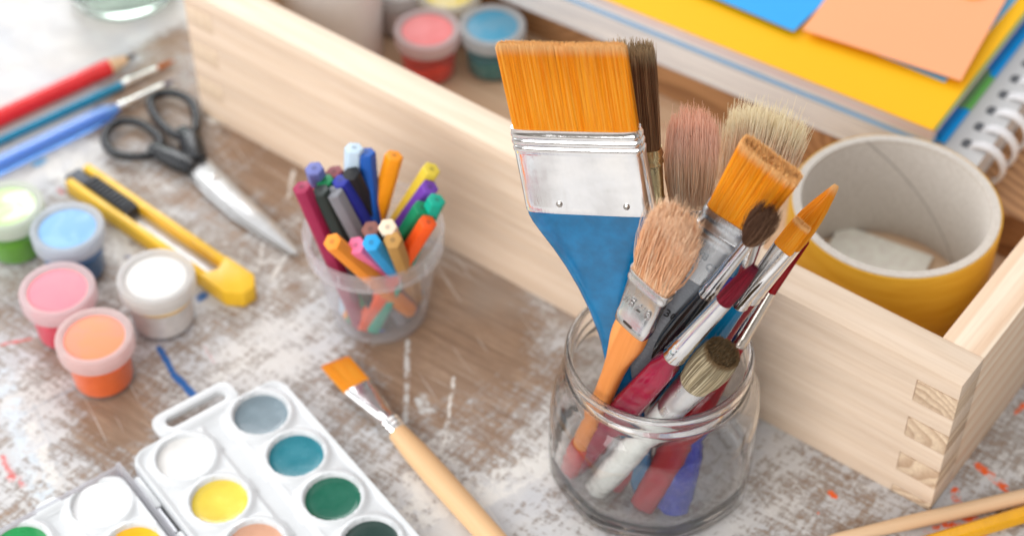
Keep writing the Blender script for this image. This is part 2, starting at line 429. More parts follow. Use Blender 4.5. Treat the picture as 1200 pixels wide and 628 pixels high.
def make_table():
    """one sheet, finely divided where the photograph looks, carrying its paint wear and the unseen whitened patches as point attributes"""
    import numpy as np
    rng = np.random.default_rng(5)
    st = 0.14
    xs = np.concatenate([[-75, -60, -48], np.arange(-38, 32, st), [40, 55, 85]]); ys = np.concatenate([[-10, 5, 15], np.arange(24, 92, st), [100, 120, 150]])
    X, Y = np.meshgrid(xs, ys, indexing='ij'); nx, ny = X.shape
    def wobble(sc, amp, seed):                       # smooth value noise from random sine waves
        r = np.random.default_rng(seed); out = np.zeros_like(X)
        for _ in range(14):
            a = r.uniform(0, 2 * PI); f = sc * r.uniform(.5, 2.0); out += np.sin((X * math.cos(a) + Y * math.sin(a)) * f + r.uniform(0, 2 * PI)) / f
        return out * sc * amp / 5
    QX, QY = X + wobble(.5, 2.0, 1), Y + wobble(.5, 2.0, 2)
    cov = np.zeros_like(X)
    for u, v, r, w in BLOBS:
        c = at(u, v); q = np.clip(1 - np.hypot(QX - c.x, QY - c.y) / r, 0, 1); cov += (w if w > 0 else .8 * w) * q * q * (3 - 2 * q)
    PX, PY = X + wobble(3, .05, 3), Y + wobble(3, .05, 4)
    col = np.zeros((nx, ny, 4), np.float32); sol = np.zeros_like(X)
    for p, q, w, cc, stg, b in table_marks():
        a_, b_ = at(*p), at(*q); dx, dy = b_.x - a_.x, b_.y - a_.y
        t = np.clip(((PX - a_.x) * dx + (PY - a_.y) * dy) / (dx * dx + dy * dy), 0, 1)
        d = np.hypot(PX - a_.x - t * dx, PY - a_.y - t * dy); w = w * (.8 if w < .3 else 1.0)
        k = np.clip((w * 1.6 - d) / (w * 1.2), 0, 1) * stg
        up = k > col[..., 3]
        near = (d < w * 2.5) & (k >= col[..., 3])
        col[..., :3][near] = cc; col[..., 3] = np.maximum(col[..., 3], k); sol[near] = 1 - b
    co = np.stack([X, Y, np.zeros_like(X)], -1).reshape(-1, 3) * S
    i, j = np.meshgrid(np.arange(nx - 1), np.arange(ny - 1), indexing='ij'); a0 = (i * ny + j).ravel()
    F = np.stack([a0, a0 + ny, a0 + ny + 1, a0 + 1], -1)
    me = bpy.data.meshes.new('table_top')
    me.vertices.add(len(co)); me.vertices.foreach_set('co', co.astype(np.float32).ravel())
    me.loops.add(F.size); me.loops.foreach_set('vertex_index', F.astype(np.int32).ravel())
    me.polygons.add(len(F)); me.polygons.foreach_set('loop_start', np.arange(0, F.size, 4, dtype=np.int32)); 
    me.update(calc_edges=True)
    me.attributes.new('cov', 'FLOAT', 'POINT').data.foreach_set('value', cov.astype(np.float32).ravel())
    me.attributes.new('solid', 'FLOAT', 'POINT').data.foreach_set('value', sol.astype(np.float32).ravel())
    me.attributes.new('mark', 'FLOAT_COLOR', 'POINT').data.foreach_set('color', col.ravel())
    me.validate()
    tag(link('table_top', me, table_material()), kind='structure')

# ------------------------------------------------------------------ wooden crate
BT, BH, BL, BW = 1.77, 7.8, 41.1, 38.0
def make_crate():
    t = thing('wooden_crate', 'long pale pine box with finger jointed corners and open top', 'wooden box', CORNER, BOXM)
    m_front = pine('pine board', 1, light=srgb(237, 215, 192), dark=srgb(220, 189, 157), centre=(2.3, -1.6), freq=19.0, seed=3.1, contrast=0.30)
    m_end = pine('pine end board', 0, light=srgb(240, 220, 196), dark=srgb(222, 180, 144), centre=(1.4, -1.2), freq=13.0, seed=8.4, contrast=0.75)
    m_grain = pine('pine finger end grain', 0, light=srgb(236, 212, 182), dark=srgb(176, 138, 108), centre=(0.30, .30), freq=29.0, seed=1.0, contrast=0.75, wobble=.4)
    m_soft = pine('faint end grain', 0, light=srgb(234, 212, 186), dark=srgb(216, 186, 154), centre=(0.75, .25), freq=24.0, seed=1.0, contrast=0.35, wobble=.35)
    m_floor = pine('pine floor board', 1, light=srgb(222, 192, 160), dark=srgb(200, 160, 126), centre=(5, -6), freq=14.0, seed=5.0, contrast=0.5)
    cuts = [0.0, 0.42, 1.42, 2.52, 3.62, 4.74, 5.74, 6.92, BH]    # finger heights: end board owns 0-.42, 1.42-2.52 ...
    g = 0.018
    def board_with_fingers(name, x0, x1, mat):                    # long boards: a comb outline, pushed through the thickness
        near, far = [], []
        for i in range(8):
            z0, z1 = cuts[i] + (g if i % 2 else -g), cuts[i + 1] - (g if i % 2 else -g)
            if i == 0: z0 = 0
            if i == 7: z1 = BH
            yy = 0 if i % 2 else BT
            near += [(yy, z0), (yy, z1)]; far += [(BL - yy, z0), (BL - yy, z1)]
        poly = near + far[::-1]
        v, f = prismvf(poly, 0, 1)
        v = [Vector((x0 + (x1 - x0) * p.z, p.x, p.y)) for p in v]
        return mesh(name, v, f, mat, t, bevel=0.025, smooth=30)
    board_with_fingers('front_board', 0, BT, m_front)
    board_with_fingers('back_board', BW - BT, BW, m_front)
    for y0, y1 in ((0, BT), (BL - BT, BL)):
        mb = MB(); mb.box((BT + 0.003, y0, 0), (BW - BT - 0.003, y1, BH))
        mb.build('end_board', m_end, t, bevel=0.035, smooth=30)
        for i in range(0, 8, 2):
            for x0, x1 in ((-0.004, BT), (BW - BT, BW + 0.004)):
                mb = MB(); mb.box((x0, y0 + 0.004, cuts[i] + g), (x1, y1 - 0.02, cuts[i + 1] - g))
                mb.build('finger_joint', m_grain if y0 == 0 else m_soft, t, bevel=0.02, smooth=30)
    mb = MB(); mb.box((BT, BT, 0.25), (BW - BT, BL - BT, 0.8)); mb.build('floor_panel', m_floor, t, smooth=0)

# ------------------------------------------------------------------ tape roll
def make_tape():
    c = Vector((16.40, 55.75, 0.8))
    m, h, out = new_mat('grey cardboard core'); o = h.obj()
    x, y, z = h.sep(o)
    ang = h.math('ARCTAN2', y, x)
    n1 = h.noise(o, 55, 5, 0.65); n2 = h.noise(o, 7, 4)
    col = h.mix(h.mapr(n1, 0.3, 0.7), srgb(198, 190, 180), srgb(212, 205, 196))
    col = h.mix(h.mapr(n2, 0.4, 0.7, 0, 0.3), col, srgb(206, 198, 190))
    sp_ = h.math('ABSOLUTE', h.math('SUBTRACT', z, h.math('ADD', 0.566, h.math('MULTIPLY', h.math('SUBTRACT', ang, 1.75), 0.41))))
    r2 = h.math('SQRT', h.math('ADD', h.math('MULTIPLY', x, x), h.math('MULTIPLY', y, y)))
    inner = h.math('LESS_THAN', r2, 0.4025)
    col = h.mix(h.math('MULTIPLY', h.mapr(sp_, 0.003, 0.010, 0.5, 0), inner), col, srgb(120, 112, 106))
    lam = h.math('SINE', h.math('MULTIPLY', r2, 900.0))
    top = h.math('GREATER_THAN', z, 0.55)
    col = h.mix(h.math('MULTIPLY', top, h.mapr(lam, -1, 1, 0.0, 0.25)), col, srgb(176, 158, 140))
    b = princ(h, col, 0.8, 0, h.bump(n1, 0.15, 0.01), spec=0.2); h.nt.links.new(b.outputs[0], out.inputs[0])
    t = thing('tape_roll', 'wide roll of yellow tape on a thick grey cardboard core', 'tape roll', c)
    H = 5.66; prof = [(4.02, 0.03), (4.0, 0.1), (4.0, H - .08), (4.04, H), (4.38, H), (4.41, H - .05), (4.41, 0.0), (4.05, 0.0)]
    rings = [[Vector((r * math.cos(2 * PI * j / 96), r * math.sin(2 * PI * j / 96), z)) for j in range(96)] for r, z in prof]
    v, f = loftvf(rings, closed=True); mesh('cardboard_core', v, f, m, t)
    m2, h, out = new_mat('yellow tape'); o = h.obj()
    n = h.noise(h.scale3(o, (3, 3, 18)), 1, 4)
    col = h.mix(h.mapr(n, 0.3, 0.7), srgb(206, 152, 32), srgb(218, 168, 50))
    b = princ(h, col, 0.38, 0, h.bump(n, 0.05, 0.01), spec=0.4); h.nt.links.new(b.outputs[0], out.inputs[0])
    prof = [(4.412, 0.0), (4.412, H - .05), (4.47, H - .045), (4.50, H - .09), (4.50, 0.05), (4.47, 0.0)]
    rings = [[Vector((r * math.cos(2 * PI * j / 96), r * math.sin(2 * PI * j / 96), z)) for j in range(96)] for r, z in prof]
    v, f = loftvf(rings, closed=True); mesh('tape_winding', v, f, m2, t)
    # pale card lying on the crate floor inside the roll
    z = 1.1
    a = at(984, 259, z); b_ = at(1112, 304, z); cdir = (b_ - a).normalized(); ndir = Vector((-cdir.y, cdir.x, 0)) * -1
    cc = a + cdir * 2.4 + ndir * 1.9; cc.z = 0.802
    M = frame(cdir, -ndir, Vector((0, 0, 1)))
    k = thing('card_offcut', 'pale off-white square offcut lying inside the tape roll', 'card', cc, M)
    mb = MB(); mb.box((-2.3, -1.9, 0), (2.2, 1.8, 0.28))
    mb.build('card_sheet', plain('pale card', srgb(252, 246, 234), 0.7, var=0.08, nscale=25), k, bevel=0.03)

# ------------------------------------------------------------------ paint pots
def make_pot(base, label, col, lidcol, group, fill=0.62, M=None, s=1.0, smear=None, bodycol=(0.86, 0.86, 0.85), drip=None):
    t = thing('paint_pot', label, 'paint pot', base, group=group)
    t.rotation_euler.z = random.uniform(0, 6)
    Hb = 2.05 * s
    shell = [(0.0, 0.02), (1.22, 0.0), (1.32, 0.05), (1.36, 0.15), (1.44, Hb), (1.38, Hb), (1.30, 0.2), (1.2, 0.12), (0, 0.12)]
    v, f = lathevf([(r * s, z) for r, z in shell]); mesh('pot_body', v, f, clearplast('clear pot plastic', milk=.012), t)
    hf = Hb * fill
    pm = plain('gouache ' + label[:12], col, 0.35, var=0.10, nscale=14)
    pr = [(0, 0.14), (1.18, 0.14), (1.27, 0.2)] + [(1.275 + 0.09 * k / 6 - 0.005, 0.2 + (hf - 0.2) * k / 6) for k in range(1, 7)] + [(0, hf)]
    v, f = lathevf([(r * s, z) for r, z in pr])
    me = [Vector((p.x, p.y, p.z + (0.12 * math.sin(3 * math.atan2(p.y, p.x)) if p.z > hf - 0.01 and p.xy.length > 0.5 else 0))) for p in v]
    mesh('paint_fill', me, f, pm, t)
    z0, z1 = 2.0 * s, 2.78 * s
    lid = [(1.46, z0), (1.60, z0 - .02), (1.655, z0 + .04), (1.66, z0 + .16), (1.645, z0 + .19), (1.665, z0 + .24), (1.67, z1 - .10), (1.64, z1 - .02), (1.54, z1), (1.40, z1 - .02), (1.32, z1 - .07), (1.29, z1 - .12), (1.29, z1 - 0.2), (1.44, z1 - 0.25)]
    rings = [[Vector((r * s * math.cos(2 * PI * j / 56), r * s * math.sin(2 * PI * j / 56), z)) for j in range(56)] for r, z in lid]
    lc = tuple(0.16 * a + 0.84 * 0.88 for a in lidcol)
    v, f = loftvf(rings, closed=True); mesh('lid', v, f, frosted('cloudy lid ' + label[:14], lc, 0.56, trl=0.45), t)
    # lid membrane with paint stuck to its underside
    mm, h, out = new_mat('lid membrane ' + label[:12]); o = h.obj()
    n = h.noise(h.vec('ADD', o, (random.uniform(0, 9), 0, 0)), 6.5, 4, 0.6, 0.8)
    base_c = tuple(0.90 * a + 0.10 * 0.85 for a in lidcol)
    c = h.mix(h.mapr(n, 0.42, 0.62), base_c, smear if smear else tuple(0.5 * a + 0.5 * 0.9 for a in lidcol))
    b = princ(h, c, 0.42, 0, h.bump(n, 0.10, 0.02), spec=.3); h.nt.links.new(b.outputs[0], out.inputs[0])
    v, f = lathevf([(0, z1 - .22), (1.30, z1 - .22), (1.30, z1 - .15), (1.1, z1 - .12), (0.6, z1 - .08), (0, z1 - .07)])
    mesh('lid_membrane', [p * 1 if True else p for p in [Vector((q.x * s, q.y * s, q.z)) for q in v]], f, mm, t)
    if drip:
        v, f = lathevf([(1.425 * s, z0 - .34), (1.452 * s, z0 - .30), (1.462 * s, z0 - .10), (1.44 * s, z0 - .06)], 56)
        mesh('paint_drip', [Vector((p.x, p.y, p.z + .06 * math.sin(2 * math.atan2(p.y, p.x)))) for p in v], f, plain('dried ochre paint', drip, .5, var=.15), t)
    return t

def make_pots():
    G = 'small lidded paint pots on the table'
    mk = lambda u, v: at(u, v, 0)
    make_pot(mk(122.5, 443), 'orange paint pot, nearest of the five on the table', srgb(255, 106, 0), srgb(255, 128, 88), G, 0.82, smear=srgb(255, 146, 104))
    make_pot(mk(80, 388), 'pink lidded paint pot with red paint behind the orange one', srgb(228, 36, 72), srgb(255, 118, 136), G, 0.75, smear=srgb(255, 140, 152))
    make_pot(mk(193, 375), 'white paint pot with a milky white lid beside the cutter', srgb(236, 230, 220), srgb(222, 219, 214), G, 0.80, s=1.03, smear=srgb(226, 223, 218), drip=srgb(238, 200, 130))
    make_pot(mk(91, 316), 'blue paint pot with pale blue marbled lid', srgb(10, 96, 150), srgb(110, 170, 220), G, 0.7, smear=srgb(150, 194, 226))
    make_pot(mk(22, 290), 'green paint pot with pale green lid at the left edge', srgb(90, 160, 10), srgb(190, 222, 150), G, 0.7, smear=srgb(238, 244, 228))
    G2 = 'lidded paint pots standing inside the crate'
    z = 0.803
    make_pot(at(503, 84, z), 'coral paint pot with a pink lid inside the wooden box', srgb(232, 70, 56), srgb(236, 110, 110), G2, 0.55, smear=srgb(240, 140, 140))
    make_pot(at(578, 79, z), 'teal paint pot with blue lid inside the wooden box', srgb(60, 132, 134), srgb(56, 140, 172), G2, 0.6, smear=srgb(72, 150, 182), bodycol=(0.55, 0.72, 0.74))
    make_pot(at(528, 40, z), 'yellow lidded paint pot at the top edge behind coral pot', srgb(226, 190, 40), srgb(228, 202, 60), G2, 0.6)
    # white beaker cut by the top edge
    b = at(394, 62, z)
    t = thing('plastic_beaker', 'tall white plastic beaker inside the left end of the box', 'beaker', b)
    pr = [(0, 0.0), (2.3, 0.0), (2.42, 0.1), (2.72, 7.4), (2.82, 7.45), (2.82, 7.6), (2.66, 7.6), (2.6, 7.4), (2.3, 0.25), (0, 0.25)]
    v, f = lathevf(pr, 64); mesh('beaker_wall', v, f, plain('white beaker plastic', srgb(232, 230, 228), 0.35, var=0.02), t)
    b = boxw(10.8, 37.0, 0.803)
    make_pot(b, 'white paint pot beside the beaker inside the wooden box', srgb(230, 220, 214), srgb(236, 228, 224), G2, 0.8)

# ------------------------------------------------------------------ cup of pens
CUP = at(445.5, 364, 0)
def make_cup():
    t = thing('plastic_cup', 'clear cloudy plastic cup holding coloured pens', 'cup', CUP)
    H = 5.25
    outer = [(0, 0.10), (1.85, 0.10), (1.95, 0.0), (2.08, 0.03), (2.14, 0.14), (2.82, 4.30)]
    inner = [(2.76, 4.30), (2.06, 0.25), (1.9, 0.2), (0, 0.2)]
    v, f = lathevf(outer + inner, 72); mesh('cup_wall', v, f, clearplast('clear cup plastic', (.96, .96, .97), .085), t)
    band = [(a_, b_ + .35) for a_, b_ in [(2.78, 3.9), (2.98, 3.86), (3.02, 3.9), (3.02, 4.0), (2.97, 4.06), (2.99, 4.62), (3.06, 4.68), (3.09, 4.8), (3.03, 4.9), (2.93, 4.88), (2.88, 4.7), (2.82, 4.0)]]
    rings = [[Vector((r * math.cos(2 * PI * j / 72), r * math.sin(2 * PI * j / 72), z)) for j in range(72)] for r, z in band]
    v, f = loftvf(rings, closed=True); rim = mesh('rim_band', v, f, frosted('cloudy rim plastic', (0.92, 0.92, 0.94), 0.22, 0.2), t)
    for k in range(14):
        a = 2 * PI * k / 14 + 0.2
        M = Matrix.Rotation(a, 4, 'Z')
        mb = MB(); mb.box((2.96, -0.035, 4.37), (3.05, 0.035, 5.01), M)
        mb.build('rib', frosted('cloudy rim plastic', (0.92, 0.92, 0.94), 0.22, 0.2), rim)

PENS = [  # top pixel, second pixel on the axis, colour, length, words
    ((353.4, 219), (382, 285), (158, 34, 76), 9.0, 'maroon pen at the left edge of the pen cup'),
    ((375, 223), (402, 280), (38, 48, 44), 8.6, 'blackish green pen between the maroon and grey pens'),
    ((391, 224), (420, 278), (132, 132, 138), 8.6, 'grey pen in the pen cup'),
    ((399, 211), (429, 267), (34, 44, 150), 8.8, 'navy blue pen in the pen cup'),
    ((411, 203), (440, 262), (30, 30, 32), 8.9, 'black pen beside the tall blue pen'),
    ((415, 173), (414, 200), (196, 216, 232), 9.4, 'pale blue pen behind the tall blue pen'),
    ((429, 178), (435, 245), (20, 88, 176), 9.2, 'tall bright blue pen standing upright in the cup'),
    ((462, 182), (441, 258), (248, 152, 12), 9.2, 'tall amber orange pen standing in the cup'),
    ((506, 198), (458, 260), (226, 200, 66), 9.2, 'yellow pen leaning right above the purple one'),
    ((504, 219), (465, 264), (116, 64, 172), 8.9, 'purple pen leaning right in the cup'),
    ((512, 234), (495, 268), (0, 166, 138), 8.6, 'turquoise green pen at the right edge of the cup'),
    ((495, 243), (474, 276), (0, 132, 88), 8.5, 'emerald green pen beside the turquoise one'),
    ((502, 260), (486, 285), (250, 92, 24), 8.2, 'red orange pen leaning over the right rim'),
    ((454, 266), (476, 291), (242, 218, 190), 8.2, 'cream beige pen at the front of the cup'),
    ((460, 281), (478, 298), (192, 144, 76), 7.9, 'ochre tan pen under the cream pen'),
    ((434, 268), (446, 290), (138, 88, 78), 8.1, 'brown pen at the middle front of the cup'),
    ((435, 284), (470, 315), (34, 158, 218), 8.3, 'sky blue pen leaning over the front rim'),
    ((417, 287), (450, 318), (250, 124, 164), 8.1, 'pink pen leaning over the front rim'),
    ((389, 283), (446, 325), (252, 150, 44), 8.3, 'light orange pen lowest at the front left rim'),
    ((368, 197), (372, 215), (112, 118, 180), 8.8, 'lavender blue pen at the back left of the cup'),
    ((380, 211), (388, 230), (16, 134, 78), 8.4, 'green pen tucked behind the blackish pen'),
    ((391, 201), (400, 220), (134, 62, 68), 8.5, 'dark red pen at the back of the cup'),
    ((367, 219), (374, 235), (238, 92, 92), 8.0, 'coral pen just showing behind the maroon pen'),
]
FRONT_ENDS = {(435, 284): (500, 345), (389, 283): (500, 372), (460, 281): (496, 350), (454, 266): (492, 335)}
def make_pens():
    cx, cy = CUP.x, CUP.y
    for (T, Q, col, L, words) in PENS:
        # bottom end: the point of the image line that falls nearest the middle of the cup floor
        best = None; low = FRONT_ENDS.get(T)
        for k in range(0, 400):
            s = k * 0.02
            px = (T[0] + (Q[0] - T[0]) * s, T[1] + (Q[1] - T[1]) * s)
            e = at(*px, 0.45); r = math.hypot(e.x - cx, e.y - cy)
            if best is None or (r < best[0] and r > 1.5) or (r <= 1.5): best = (r, e)
        e = best[1]
        if low:
            e = at(*low, .9); q = Vector((e.x - cx, e.y - cy)); q = q.normalized() * min(q.length, 1.62); e = Vector((cx + q.x, cy + q.y, .9)); best = (0, e)
        if best[0] > 1.5:
            e = Vector((cx + (e.x - cx) * 1.45 / best[0], cy + (e.y - cy) * 1.45 / best[0], 0.45))
        bz = min((abs((at(*T, z) - e).length - L), z) for z in [4.5 + 0.02 * i for i in range(300)])
        t_ = at(*T, bz[1])
        ax = (t_ - e).normalized(); LL = (t_ - e).length
        x = ax.cross(Vector((0, 1, 0.2))).normalized(); y = ax.cross(x)
        o = thing('felt_pen', words, 'pen', e, frame(x, y, ax), 'coloured pens in the plastic cup')
        R = 0.41; hexr = [0.0, 0.02, 0.05]
        def ring(r, z): return [Vector((r * math.cos(PI / 3 * j), r * math.sin(PI / 3 * j), z)) for j in range(6)]
        v, f = loftvf([ring(R * .8, 0), ring(R, 0.08), ring(R, LL - 0.05), ring(R * .90, LL)])
        c = srgb(*col)
        mesh('barrel', v, f, plain('pen plastic %d %d %d' % col, c, 0.5, var=0.05), o, bevel=0.03, bseg=2, smooth=25)
        v, f = lathevf([(0, LL - 0.05), (0.11, LL - 0.05), (0.11, LL + 0.006), (0, LL + 0.006)], 16)
        mesh('end_plug', v, f, plain('pen plug %d %d %d' % col, tuple(0.62 * a + .01 for a in c), 0.6), o)

# ------------------------------------------------------------------ watercolour set
def make_watercolours():
    org = at(305.5, 483.5, 0.9); org.z = 0
    org = Vector((-10.66, 49.06, 0))
    e1 = Vector((0.6, -0.8, 0)); ey = Vector((0.8, 0.6, 0))
    t = thing('watercolour_set', 'open white plastic watercolour palette with round paint pans', 'paint set', org, frame(e1, ey, Vector((0, 0, 1))))
    wm = plain('glossy white tray plastic', srgb(209, 211, 212), 0.22, var=0.015, nscale=5)
    R = 1.17; SPC = 2.77
    colsA = [['grey', (118, 134, 142)], ['teal', (26, 116, 130)], ['dark green', (20, 98, 76)], ['blackish green', (38, 62, 56)], ['black', (30, 30, 32)]]
    colsB = [['white', (228, 226, 222)], ['yellow', (228, 200, 72)], ['peach', (204, 154, 126)], ['red', (196, 50, 44)], ['violet', (90, 60, 130)]]
    colsC = [['white', (240, 240, 240)], ['amber', (240, 180, 16)], ['orange', (236, 120, 30)], ['red', (206, 50, 40)], ['crimson', (160, 30, 60)]]
    colsD = [['green', (26, 140, 72)], ['dark green', (20, 100, 70)], ['blue', (30, 90, 170)], ['navy', (26, 40, 110)], ['brown', (110, 66, 40)]]
    def tray(name, x0, x1, y0, y1, cols, z1=0.9, corner=0.8):
        pan_pos = []
        for yc, cs in cols:
            for k, cc in enumerate(cs): pan_pos.append((k * SPC + (0.1 if yc < -3 else 0), yc, cc))
        # tray top: height field sampled on a grid, with round wells, raised lips and a trough between the two rows
        ymid = (cols[0][0] + cols[1][0]) / 2
        def outline_d(x, y):                       # distance inside the rounded outline
            qx = max(abs(x - (x0 + x1) / 2) - (x1 - x0) / 2 + corner, 0); qy = max(abs(y - (y0 + y1) / 2) - (y1 - y0) / 2 + corner, 0)
            ins = min(max(abs(x - (x0 + x1) / 2) - (x1 - x0) / 2 + corner, abs(y - (y0 + y1) / 2) - (y1 - y0) / 2 + corner), 0)
            return corner - (math.hypot(qx, qy) + ins)
        ss = lambda a, b, v: (lambda q: q * q * (3 - 2 * q))(max(0, min(1, (v - a) / (b - a))))
        def hgt(x, y):
            z = z1
            dd = outline_d(x, y)
            z -= 0.16 * ss(0.10, 0.42, dd)                                  # sunk field inside the raised border
            z -= 0.10 * (1 - ss(0.30, 0.52, abs(y - ymid))) * ss(0.3, 0.7, dd)  # trough
            z += 0.10 * (1 - ss(0.0, 0.12, abs(abs(y - ymid) - 0.55))) * ss(0.3, 0.7, dd) * 0.5
            m = min(math.hypot(x - a, y - b) for a, b, _ in pan_pos)
            z = max(z, z1 + 0.03 - 0.16 * ss(R + 0.12, R + 0.34, m)) if m < R + 0.4 else z
            z -= 0.55 * (1 - ss(R - 0.13, R + 0.02, m))
            z -= 0.10 * (1 - ss(0.0, 0.12, dd)) + (0.25 * (1 - ss(-0.02, 0.03, dd)))
            return max(z, 0.12)
        step = 0.085
        nx = int((x1 - x0) / step); ny = int((y1 - y0) / step)
        V = []; idx = {}; F = []
        for i in range(nx + 1):
            for j in range(ny + 1):
                x = x0 + (x1 - x0) * i / nx; y = y0 + (y1 - y0) * j / ny
                # pull corner points onto the rounded outline
                dd = outline_d(x, y)
                if dd < 0:
                    cxs = min(max(x, x0 + corner), x1 - corner); cys = min(max(y, y0 + corner), y1 - corner)
                    q = Vector((x - cxs, y - cys)); q = q.normalized() * corner; x, y = cxs + q.x, cys + q.y
                idx[i, j] = len(V); V.append(Vector((x, y, hgt(x, y))))
        for i in range(nx):
            for j in range(ny): F.append((idx[i, j], idx[i + 1, j], idx[i + 1, j + 1], idx[i, j + 1]))
        # skirt down to the table
        bd = [(i, 0) for i in range(nx)] + [(nx, j) for j in range(ny)] + [(i, ny) for i in range(nx, 0, -1)] + [(0, j) for j in range(ny, 0, -1)]
        k0 = len(V)
        for b in bd: p = V[idx[b]]; V.append(Vector((p.x, p.y, 0.0)))
        n = len(bd)
        for q in range(n): F.append((idx[bd[q]], k0 + q, k0 + (q + 1) % n, idx[bd[(q + 1) % n]]))
        F.append(tuple(k0 + q for q in range(n)))
        o = mesh(name, V, F, wm, t, smooth=60)
        for a, b, (nm, rgb) in pan_pos:
            mm, h, out = new_mat('watercolour ' + nm); ob = h.obj()
            n1 = h.noise(ob, 9, 4); c = srgb(*rgb)
            col = h.mix(h.mapr(n1, 0.3, 0.7), tuple(q * 0.92 for q in c), tuple(min(1, q * 1.08) for q in c))
            col = h.mix(h.mapr(h.noise(ob, 60, 3), 0.70, 0.76, 0, 0.4), col, tuple(min(1, q * 1.5 + .05) for q in c))
            bs = princ(h, col, h.mapr(n1, 0.3, 0.7, 0.12, 0.30), 0, h.bump(n1, 0.12, 0.02)); h.nt.links.new(bs.outputs[0], out.inputs[0])
            v, f = lathevf([(0, 0.45), (R - 0.02, 0.45), (R - 0.02, z1 - 0.17), (R - 0.10, z1 - 0.215), (R - 0.3, z1 - 0.24), (0.4, z1 - 0.245), (0, z1 - 0.245)], 48, (a, b))
            mesh('paint_pan', v, f, mm, o)['label'] = nm + ' watercolour pan'
        return o
    XE = 4 * SPC + 1.45
    A = tray('palette_tray', -1.42, XE, -5.62, 1.78, [(0.0, colsA), (-3.72, colsB)])
    B = tray('palette_tray', -1.05, XE, -13.4, -6.2, [(-7.62, colsC), (-11.2, colsD)], z1=0.9)
    # carrying handle: a rounded loop off the far end of the first tray
    o_ = rrect(-2.72, -3.95, -1.3, -0.1, 0.5); i_ = rrect(-2.32, -3.4, -1.72, -0.6, 0.28)
    n = len(o_)
    V = [Vector((p[0], p[1], z)) for z in (0.35, 0.72) for p in o_] + [Vector((p[0], p[1], z)) for z in (0.35, 0.72) for p in i_]
    F = []
    for k in range(n):
        q = (k + 1) % n
        F += [(k, q, n + q, n + k), (2 * n + q, 2 * n + k, 3 * n + k, 3 * n + q), (n + k, n + q, 3 * n + q, 3 * n + k), (q, k, 2 * n + k, 2 * n + q)]
    mesh('carry_handle', V, F, wm, A, bevel=0.06)
    # hinge strip and pin between the trays
    for x0_, x1_ in ((-0.35, 1.55), (3.1, 5.4)):
        hs = MB(); hs.box((x0_, -5.98, 0.30), (x1_, -5.63, 0.72)); hs.build('hinge_bar', wm, A, bevel=0.1)
    cl = frosted('clear hinge plastic', (0.78, 0.78, 0.82), 0.35, 0.15)
    hs = MB(); hs.box((-1.3, -6.19, 0.05), (XE - .2, -6.0, 0.95)); hs.box((-1.3, -13.3, 0.05), (-1.12, -6.19, 0.80)); hs.build('clear_edge', cl, B, bevel=0.03)
    v, f = tubevf([Vector((1.6, -5.85, 0.55)), Vector((3.05, -5.85, 0.55))], [0.12, 0.12], 12)
    mesh('hinge_pin', v, f, metal('dull hinge steel', (0.6, 0.6, 0.62), 0.35), A)
    # thumb groove bump on the edge of the second tray
    v, f = prismvf(rrect(-1.55, -9.95, -0.6, -8.75, 0.45), 0.2, 0.78); mesh('thumb_tab', v, f, wm, B, bevel=0.12, bseg=3)

